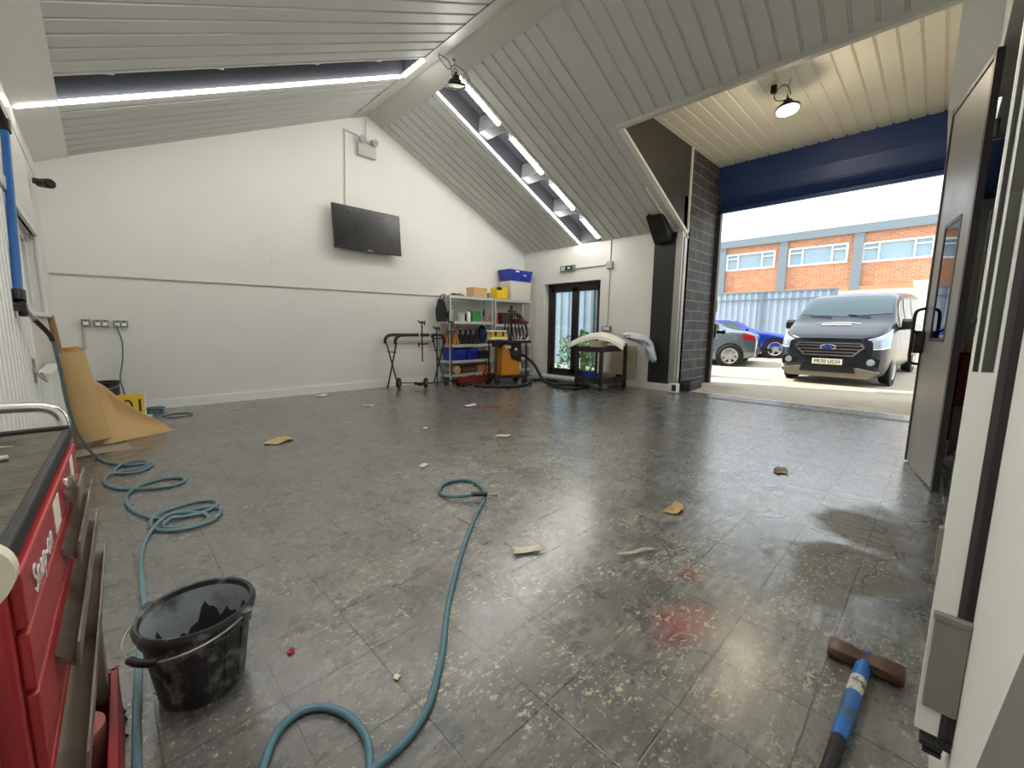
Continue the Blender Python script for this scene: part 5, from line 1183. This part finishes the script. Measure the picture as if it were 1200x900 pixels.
# ------------------------------------------------------------------ vehicles
def cr(P, u):
    n = len(P); i = min(max(int(u), 0), n - 2); f = u - i
    p = lambda k: P[min(max(k, 0), n - 1)]
    a, b_, c, d = p(i - 1), p(i), p(i + 1), p(i + 2)
    return [0.5 * (2 * b_[k] + (c[k] - a[k]) * f + (2 * a[k] - 5 * b_[k] + 4 * c[k] - d[k]) * f * f + (3 * b_[k] - a[k] - 3 * c[k] + d[k]) * f ** 3) for k in range(len(b_))]
class Loft:
    """body surface: stations (s, z bottom, z belt, z top, half width at body, half width at roof)"""
    def __init__(s_, st): s_.st = st
    def par(s_, s):
        st = s_.st; i = 0
        while i < len(st) - 2 and st[i + 1][0] < s: i += 1
        f = (s - st[i][0]) / (st[i + 1][0] - st[i][0])
        return cr([x[1:] for x in st], i + min(max(f, 0), 1))
    def P(s_, s, t, off=0.0):
        z0, zb, zt, w, wt = s_.par(s)
        pts = [(0, z0), (.8 * w, z0), (.96 * w, z0 + .10), (w, z0 + .10 + (zb - z0 - .10) * .5), (.985 * w, zb), (.985 * w * .45 + wt * .55, zb + (zt - zb) * .52), (wt, zb + (zt - zb) * .92), (wt * .6, zt - (zt - zb) * .015), (0, zt)]
        y, z = cr(pts, t)
        y = max(y, 0)
        if off:
            y2, z2 = cr(pts, min(t + .05, 8)); y1, z1 = cr(pts, max(t - .05, 0)); n = Vector((z2 - z1, -(y2 - y1)));
            if n.length > 1e-6: n.normalize(); y += n.x * off; z += n.y * off
        return (s, y, z)
    def body(s_, ss, nt=40):
        b = MB(); rows = []
        for s in ss:
            half = [s_.P(s, 8 * k / nt) for k in range(nt + 1)]
            rows.append([(x, -y, z) for x, y, z in half] + [(x, y, z) for x, y, z in reversed(half[1:-1])])
        b.grid(rows, close=True); b.add(rows[0], [tuple(range(len(rows[0])))]); b.add(rows[-1], [tuple(range(len(rows[0]) - 1, -1, -1))])
        return b
    def patch(s_, fs, ft, n=12, m=14, off=.008, both=False, sign=1):
        """fs(v) -> (s0, s1) at t; ft -> (t0,t1)"""
        b = MB(); rows = []
        for i in range(n + 1):
            r_ = []
            for k in range(m + 1):
                v = k / m; t_ = ft[0] + (ft[1] - ft[0]) * v; s0, s1 = fs(v); s = s0 + (s1 - s0) * i / n
                x, y, z = s_.P(s, t_, off); r_.append((x, y * sign, z))
            if both: r_ = r_ + [(x, -y, z) for x, y, z in reversed(r_[:-1])]
            rows.append(r_)
        b.grid(rows); return b
def wheel(parent, x, y, r, side, spokes, w=.2):
    m = TM(x, y, r) @ RM('X', 90)
    b = MB(); b.lathe([(r * .66, -w / 2), (r * .93, -w / 2), (r, -w / 2 + .03), (r, w / 2 - .03), (r * .93, w / 2), (r * .66, w / 2)], n=36, mtx=m, closed=True); o = b.build('wheel', M['tyre'], parent, True)
    f = -side * w / 2 * -1
    b = MB(); b.lathe([(r * .60, -w / 2 + .01), (r * .68, -w / 2 - .004), (r * .70, w / 2 + .004), (r * .60, w / 2 - .01)], n=36, mtx=m, closed=True)
    yy = side * (w / 2 - .015)
    for k in range(spokes):
        a = 360 / spokes * k
        b.prism([(-.05, .04), (.05, .04), (.03, r * .64), (-.03, r * .64)], 1, min(yy, yy - side * .04), max(yy, yy - side * .04), TM(x, y, r) @ RM('Y', a + 18))
    b.lathe([(0, -.04), (.07, -.04), (.07, .04), (0, .04)], n=18, mtx=TM(x, y + yy - side * .02, r) @ RM('X', 90)); b.build('rim', M['alloy'], o, True)
    b = MB(); b.lathe([(0, -.03), (r * .62, -.03), (r * .62, .0), (0, .0)], n=28, mtx=TM(x, y, r) @ RM('X', 90)); b.build('brake_disc', M['rubber'], o, True)
    return o
# --- van
a = math.radians(-4)
van = thing('panel_van', 'dark navy van parked nose-on outside the opening, number plate PR70 UCH', 'van', (11.29, 1.663, .055), a)
van.rotation_euler = (0, math.radians(-2.4), a)
V = Loft([(0, .30, .93, 1.02, .72, .55), (.06, .24, .96, 1.08, .84, .68), (.22, .21, 1.0, 1.16, .93, .78), (.5, .22, 1.06, 1.27, .97, .85), (.85, .24, 1.10, 1.40, .99, .88), (1.25, .26, 1.13, 1.72, .99, .82), (1.6, .26, 1.14, 1.93, .99, .79), (2.1, .26, 1.14, 2.0, .99, .80), (3.5, .26, 1.14, 2.02, .99, .80), (4.7, .26, 1.14, 2.0, .98, .79), (4.95, .32, 1.12, 1.9, .93, .74)])
ss = [0, .02, .06, .12, .2, .3, .4, .5, .62, .74, .85, .95, 1.05, 1.15, 1.25, 1.37, 1.5, 1.6, 1.75, 1.9, 2.1, 2.5, 3, 3.5, 4, 4.4, 4.7, 4.85, 4.95]
V.body(ss).build('body', M['navy'], van, True)
V.patch(lambda v: (.93 + .10 * (1 - v), 1.55 + .0 * v), (6.1, 8), both=True, off=.01).build('windscreen', M['paneglass2'] if 'paneglass2' in M else M.setdefault('paneglass2', mat('vehicle_glass', rgb(66, 84, 92), .04, 0, .1, 2)), van, True)
for sg in (1, -1):
    for (s0, s1, dd) in ((1.22, 1.95, .28), (2.05, 3.05, 0), (3.15, 4.4, 0)):
        V.patch(lambda v, s0=s0, s1=s1, dd=dd: (s0 + dd * v, s1), (4.15, 5.6), off=.008, sign=sg).build('side_window', M['paneglass2'], van, True)
    b = MB(); b.prism([(s_, z) for s_, z in ((-.04, .0), (.10, -.02), (.12, .19), (.03, .22), (-.04, .16))], 1, sg * 1.03 - .10, sg * 1.03 + .11, TM(1.22, sg * .06, 1.18)); mr = b.build('wing_mirror', M['grilleblack'], van, bevel=.02)
    b = MB(); b.box((1.20, min(sg * .95, sg * 1.04), 1.16), (1.30, max(sg * .95, sg * 1.04), 1.22)); b.build('mirror_arm', M['grilleblack'], mr)
    hl = V.patch(lambda v: (.004, .30 + .30 * v), (3.45, 4.75), 14, 10, .014, sign=sg).build('headlamp', M['lens'], van, True)
    b = MB()
    for tt in (3.45, 4.75): b.tube([tuple(q * (sg if k_ == 1 else 1) for k_, q in enumerate(V.P(.004 + (.30 if tt < 4 else .60) * q_ / 12, tt, .016))) for q_ in range(13)], .012, 6)
    b.build('lamp_trim', M['chrome'], hl, True)
    b = MB(); b.prism([(sg * .55, .46), (sg * .86, .42), (sg * .88, .60), (sg * .78, .64), (sg * .55, .56)], 0, -.012, .07); fg = b.build('fog_lamp_housing', M['grilleblack'], van, bevel=.01)
    b = MB(); b.lathe([(0, -.03), (.065, -.025), (.07, .0), (0, .0)], n=20, mtx=TM(-.012, sg * .73, .53) @ RM('Y', 90)); b.build('fog_lamp', M['lens'], fg, True)
    for x in (.93, 3.86): wheel(van, x, sg * .87, .335, sg, 5, .21)
    for x in (.93, 3.86):
        b = MB(); b.lathe([(.335, -.02), (.40, -.02), (.40, .02), (.335, .02)], n=32, mtx=TM(x, sg * .955, .335) @ RM('X', 90), closed=True); b.build('wheel_arch', M['grilleblack'], van, True)
hexo = [(-.62, .83), (-.56, .93), (.56, .93), (.62, .83), (.44, .64), (-.44, .64)]; hexi = [(-.58, .83), (-.535, .90), (.535, .90), (.58, .83), (.42, .67), (-.42, .67)]
b = MB(); b.prism(hexi, 0, -.03, .05); gr = b.build('grille', M['grilleblack'], van)
b = MB(); b.grid([[(x, y, z) for y, z in pl] for x, pl in ((-.02, hexo), (-.045, hexo), (-.045, hexi), (-.02, hexi))], close=True); b.build('chrome_surround', M['chrome'], gr)
b = MB()
for z, w_ in ((.86, .56), (.79, .56), (.72, .47)): b.box((-.04, -w_, z - .012), (-.028, w_, z + .012))
b.build('grille_bar', M['chrome'], gr)
b = MB(); b.lathe([(0, -.012), (.13, -.012), (.14, 0), (.13, .006), (0, .006)], n=32, mtx=TM(-.05, 0, .83) @ RM('Z', -90) @ RM('X', 90) @ Matrix.Diagonal((1, .42, 1, 1))); bd = b.build('badge', M['chrome'], gr, True)
b = MB(); b.lathe([(0, -.004), (.118, -.004), (.118, .004), (0, .004)], n=32, mtx=TM(-.062, 0, .83) @ RM('Z', -90) @ RM('X', 90) @ Matrix.Diagonal((1, .40, 1, 1))); b.build('badge_face', M['bluepaint'], gr, True)
text_mesh('Ford', .085, 'badge_script', M['chrome'], gr, TM(-.068, 0, .832) @ RM('Z', -90) @ RM('X', 90), .002)
MB().box((-.055, -.27, .455), (-.035, .27, .575)).build('number_plate', M['plate'], van, bevel=.004)
text_mesh('PR70 UCH', .112, 'plate_lettering', M['ink'], van, TM(-.057, 0, .515) @ RM('Z', -90) @ RM('X', 90) @ Matrix.Diagonal((.92, 1, 1, 1)), .001)
b = MB(); b.prism([(-.86, .30), (-.72, .18), (.72, .18), (.86, .30), (.86, .34), (.55, .40), (-.55, .40), (-.86, .34)], 0, -.045, .2); b.build('front_bumper', M['bumpersilver'], van, bevel=.012)
b = MB(); b.prism([(-.50, .29), (.50, .29), (.46, .44), (-.46, .44)], 0, -.052, -.03); b.build('lower_intake', M['grilleblack'], van)
b = MB()
for i in range(9):   # white lettering strip on the bonnet: two rows of blocks inside a thin arch
    y = -.24 + i * .06
    for (s0, s1, w_) in ((.50, .56, .045), (.62, .66, .03)):
        q = [V.P(s, 8 - abs(yy) / .85 * 2.0, .01) for s, yy in ((s0, y), (s0, y + w_), (s1, y + w_), (s1, y))]
        b.add([(p[0], math.copysign(1, yy) * abs(yy), p[2] + .004) for p, yy in zip(q, (y, y + w_, y + w_, y))], [(0, 1, 2, 3)])
b.build('bonnet_lettering', M['white'], van)
b = MB(); b.tube([(V.P(.68 - .08 * abs(y / .4) ** 2, 8 - abs(y) / .85 * 2, .01)[0], y, V.P(.68 - .08 * abs(y / .4) ** 2, 8 - abs(y) / .85 * 2, .012)[2]) for y in [-.4 + .05 * i for i in range(17)]], .008, 5); b.build('bonnet_arch_stripe', M['white'], van)
b = MB(); b.tube([(.90, -.5, V.P(.9, 7, .03)[2]), (.96, -.1, V.P(.96, 7.8, .03)[2])], .010, 6); b.tube([(.90, .2, V.P(.9, 7.6, .03)[2]), (.96, .62, V.P(.96, 6.8, .03)[2])], .010, 6); b.build('wiper', M['grilleblack'], van)
# --- cars
def car(name, label, org, xdir, paint, spokes, zz, ra=3.62, kz=1.0):
    t = thing(name, label, 'car', (org[0], org[1], zz), math.atan2(xdir[1], xdir[0]))
    K = Loft([(q[0], q[1], q[2] * kz, q[3] * kz, q[4], q[5]) for q in [(0, .30, .56, .62, .66, .5), (.08, .22, .62, .70, .80, .66), (.4, .19, .70, .80, .88, .74), (1.2, .18, .84, .93, .90, .76), (1.55, .18, .88, 1.02, .90, .72), (2.15, .18, .90, 1.32, .90, .60), (2.7, .18, .91, 1.37, .90, .57), (3.3, .19, .93, 1.28, .90, .58), (3.9, .20, .95, 1.07, .90, .70), (4.35, .24, .93, 1.0, .86, .72), (4.58, .30, .86, .92, .74, .62), (4.64, .36, .76, .8, .62, .5)]])
    K.body([0, .04, .08, .2, .4, .7, 1, 1.2, 1.4, 1.55, 1.75, 1.95, 2.15, 2.4, 2.7, 3, 3.3, 3.6, 3.9, 4.1, 4.35, 4.5, 4.58, 4.64]).build('body', paint, t, True)
    K.patch(lambda v: (1.66, 2.14), (6.1, 8), both=True).build('windscreen', M['paneglass2'], t, True)
    K.patch(lambda v: (3.22, 3.82), (6.1, 8), both=True).build('rear_window', M['paneglass2'], t, True)
    for sg in (1, -1):
        K.patch(lambda v: (1.68 + .5 * v, 2.55), (4.15, 5.75), sign=sg).build('side_window', M['paneglass2'], t, True)
        K.patch(lambda v: (2.62, 3.75 - .55 * v), (4.15, 5.75), sign=sg).build('side_window', M['paneglass2'], t, True)
        for x in (.86, ra):
            wheel(t, x, sg * .80, .335, sg, spokes, .2)
            b = MB(); b.lathe([(.335, -.015), (.385, -.015), (.385, .015), (.335, .015)], n=32, mtx=TM(x, sg * .89, .34) @ RM('X', 90), closed=True); b.build('wheel_arch', M['grilleblack'], t, True)
        b = MB(); b.grid([[K.P(s, tt, .012)[:1] + (K.P(s, tt, .012)[1] * sg,) + K.P(s, tt, .012)[2:] for tt in (3.45, 3.7, 3.95, 4.1)] for s in (4.30, 4.4, 4.5, 4.56, 4.6)]); b.build('tail_lamp', M['taillens'], t, True)
        b = MB(); b.grid([[K.P(s, tt, .012)[:1] + (K.P(s, tt, .012)[1] * sg,) + K.P(s, tt, .012)[2:] for tt in (3.4, 3.7, 4.0)] for s in (.06, .15, .3, .45)]); b.build('headlamp', M['lens'], t, True)
        b = MB(); b.cbox((1.75, sg * .98, .98), (.12, .2, .13)); b.build('wing_mirror', paint, t, bevel=.03)
        b = MB(); b.cbox((2.45, sg * .90, .80), (.18, .03, .03)); b.cbox((1.9, sg * .905, .30), (1.9, .03, .09)); b.build('sill_and_handle', M['grilleblack'], t, bevel=.008)
    b = MB(); b.box((4.56, -.5, .38), (4.66, .5, .55)); b.build('rear_bumper', M['grilleblack'], t, bevel=.02)
    return t
xd = Vector((.18, -.984)); yd = Vector((.984, .18)); w0 = Vector((13.6, 4.42))
o_ = w0 - xd * 3.98 + yd * .88
car('coupe_car', 'grey coupe parked tail-out beyond the dark brick edge', o_, xd, M['silverpaint'], 7, .115, 3.98, 1.08)
xd = Vector((-.3, .954)); yd = Vector((-.954, -.3)); w0 = Vector((16.6, 3.95))
o_ = w0 - xd * .86 - yd * .88
car('sports_car', 'bright blue low car parked between the grey coupe and the van', o_, xd, M['bluepaint'], 5, .27)

# ------------------------------------------------------------------ light
sun = bpy.data.lights.new('sun', 'SUN'); sun.energy = 6.5; sun.angle = math.radians(.6); sun.color = (1, .93, .82)
so = bpy.data.objects.new('sun', sun); C.objects.link(so)
sd = Vector((-.22, .85, 1.12)).normalized(); so.rotation_euler = sd.to_track_quat('Z', 'Y').to_euler()
wd = bpy.data.worlds.new('sky'); bpy.context.scene.world = wd; wd.use_nodes = True
nt = wd.node_tree; bg = nt.nodes['Background']; bg.inputs[0].default_value = (.86, .94, 1.0, 1); bg.inputs[1].default_value = 2.5
def lampdata(name, kind, loc, energy, color, **kw):
    l = bpy.data.lights.new(name, kind); l.energy = energy; l.color = color
    for k, v in kw.items(): setattr(l, k, v)
    o = bpy.data.objects.new(name, l); C.objects.link(o); o.location = loc; return o
lampdata('porch_lamp_light', 'POINT', (6.95, 1.77, 4.12), 55, (1, .86, .62), shadow_soft_size=.12)

# ------------------------------------------------------------------ camera
cam = bpy.data.cameras.new('camera'); cam.sensor_fit = 'HORIZONTAL'; cam.sensor_width = 36; cam.lens = 488.451 / 1200 * 36; cam.clip_start = .02; cam.clip_end = 200
co = bpy.data.objects.new('camera', cam); C.objects.link(co)
R = ((0.71417822, -0.69987608, 0.01108823), (-0.08447414, -0.10190412, -0.99120112), (0.69484789, 0.70695758, -0.13189913))
mw = Matrix.Identity(4)
for i in range(3):
    mw[i][0] = R[0][i]; mw[i][1] = -R[1][i]; mw[i][2] = -R[2][i]
mw[0][3], mw[1][3], mw[2][3] = 0, 0, 1.2
co.matrix_world = mw
sc = bpy.context.scene; sc.camera = co
sc.view_settings.view_transform = 'Standard'; sc.view_settings.look = 'None'; sc.view_settings.gamma = 1; sc.view_settings.use_curve_mapping = False
sc.view_settings.exposure = 0.0
sc.cycles.use_denoising = True
sc.cycles.max_bounces = 8; sc.cycles.diffuse_bounces = 6; sc.cycles.transparent_max_bounces = 12
sc.cycles.sample_clamp_indirect = 8
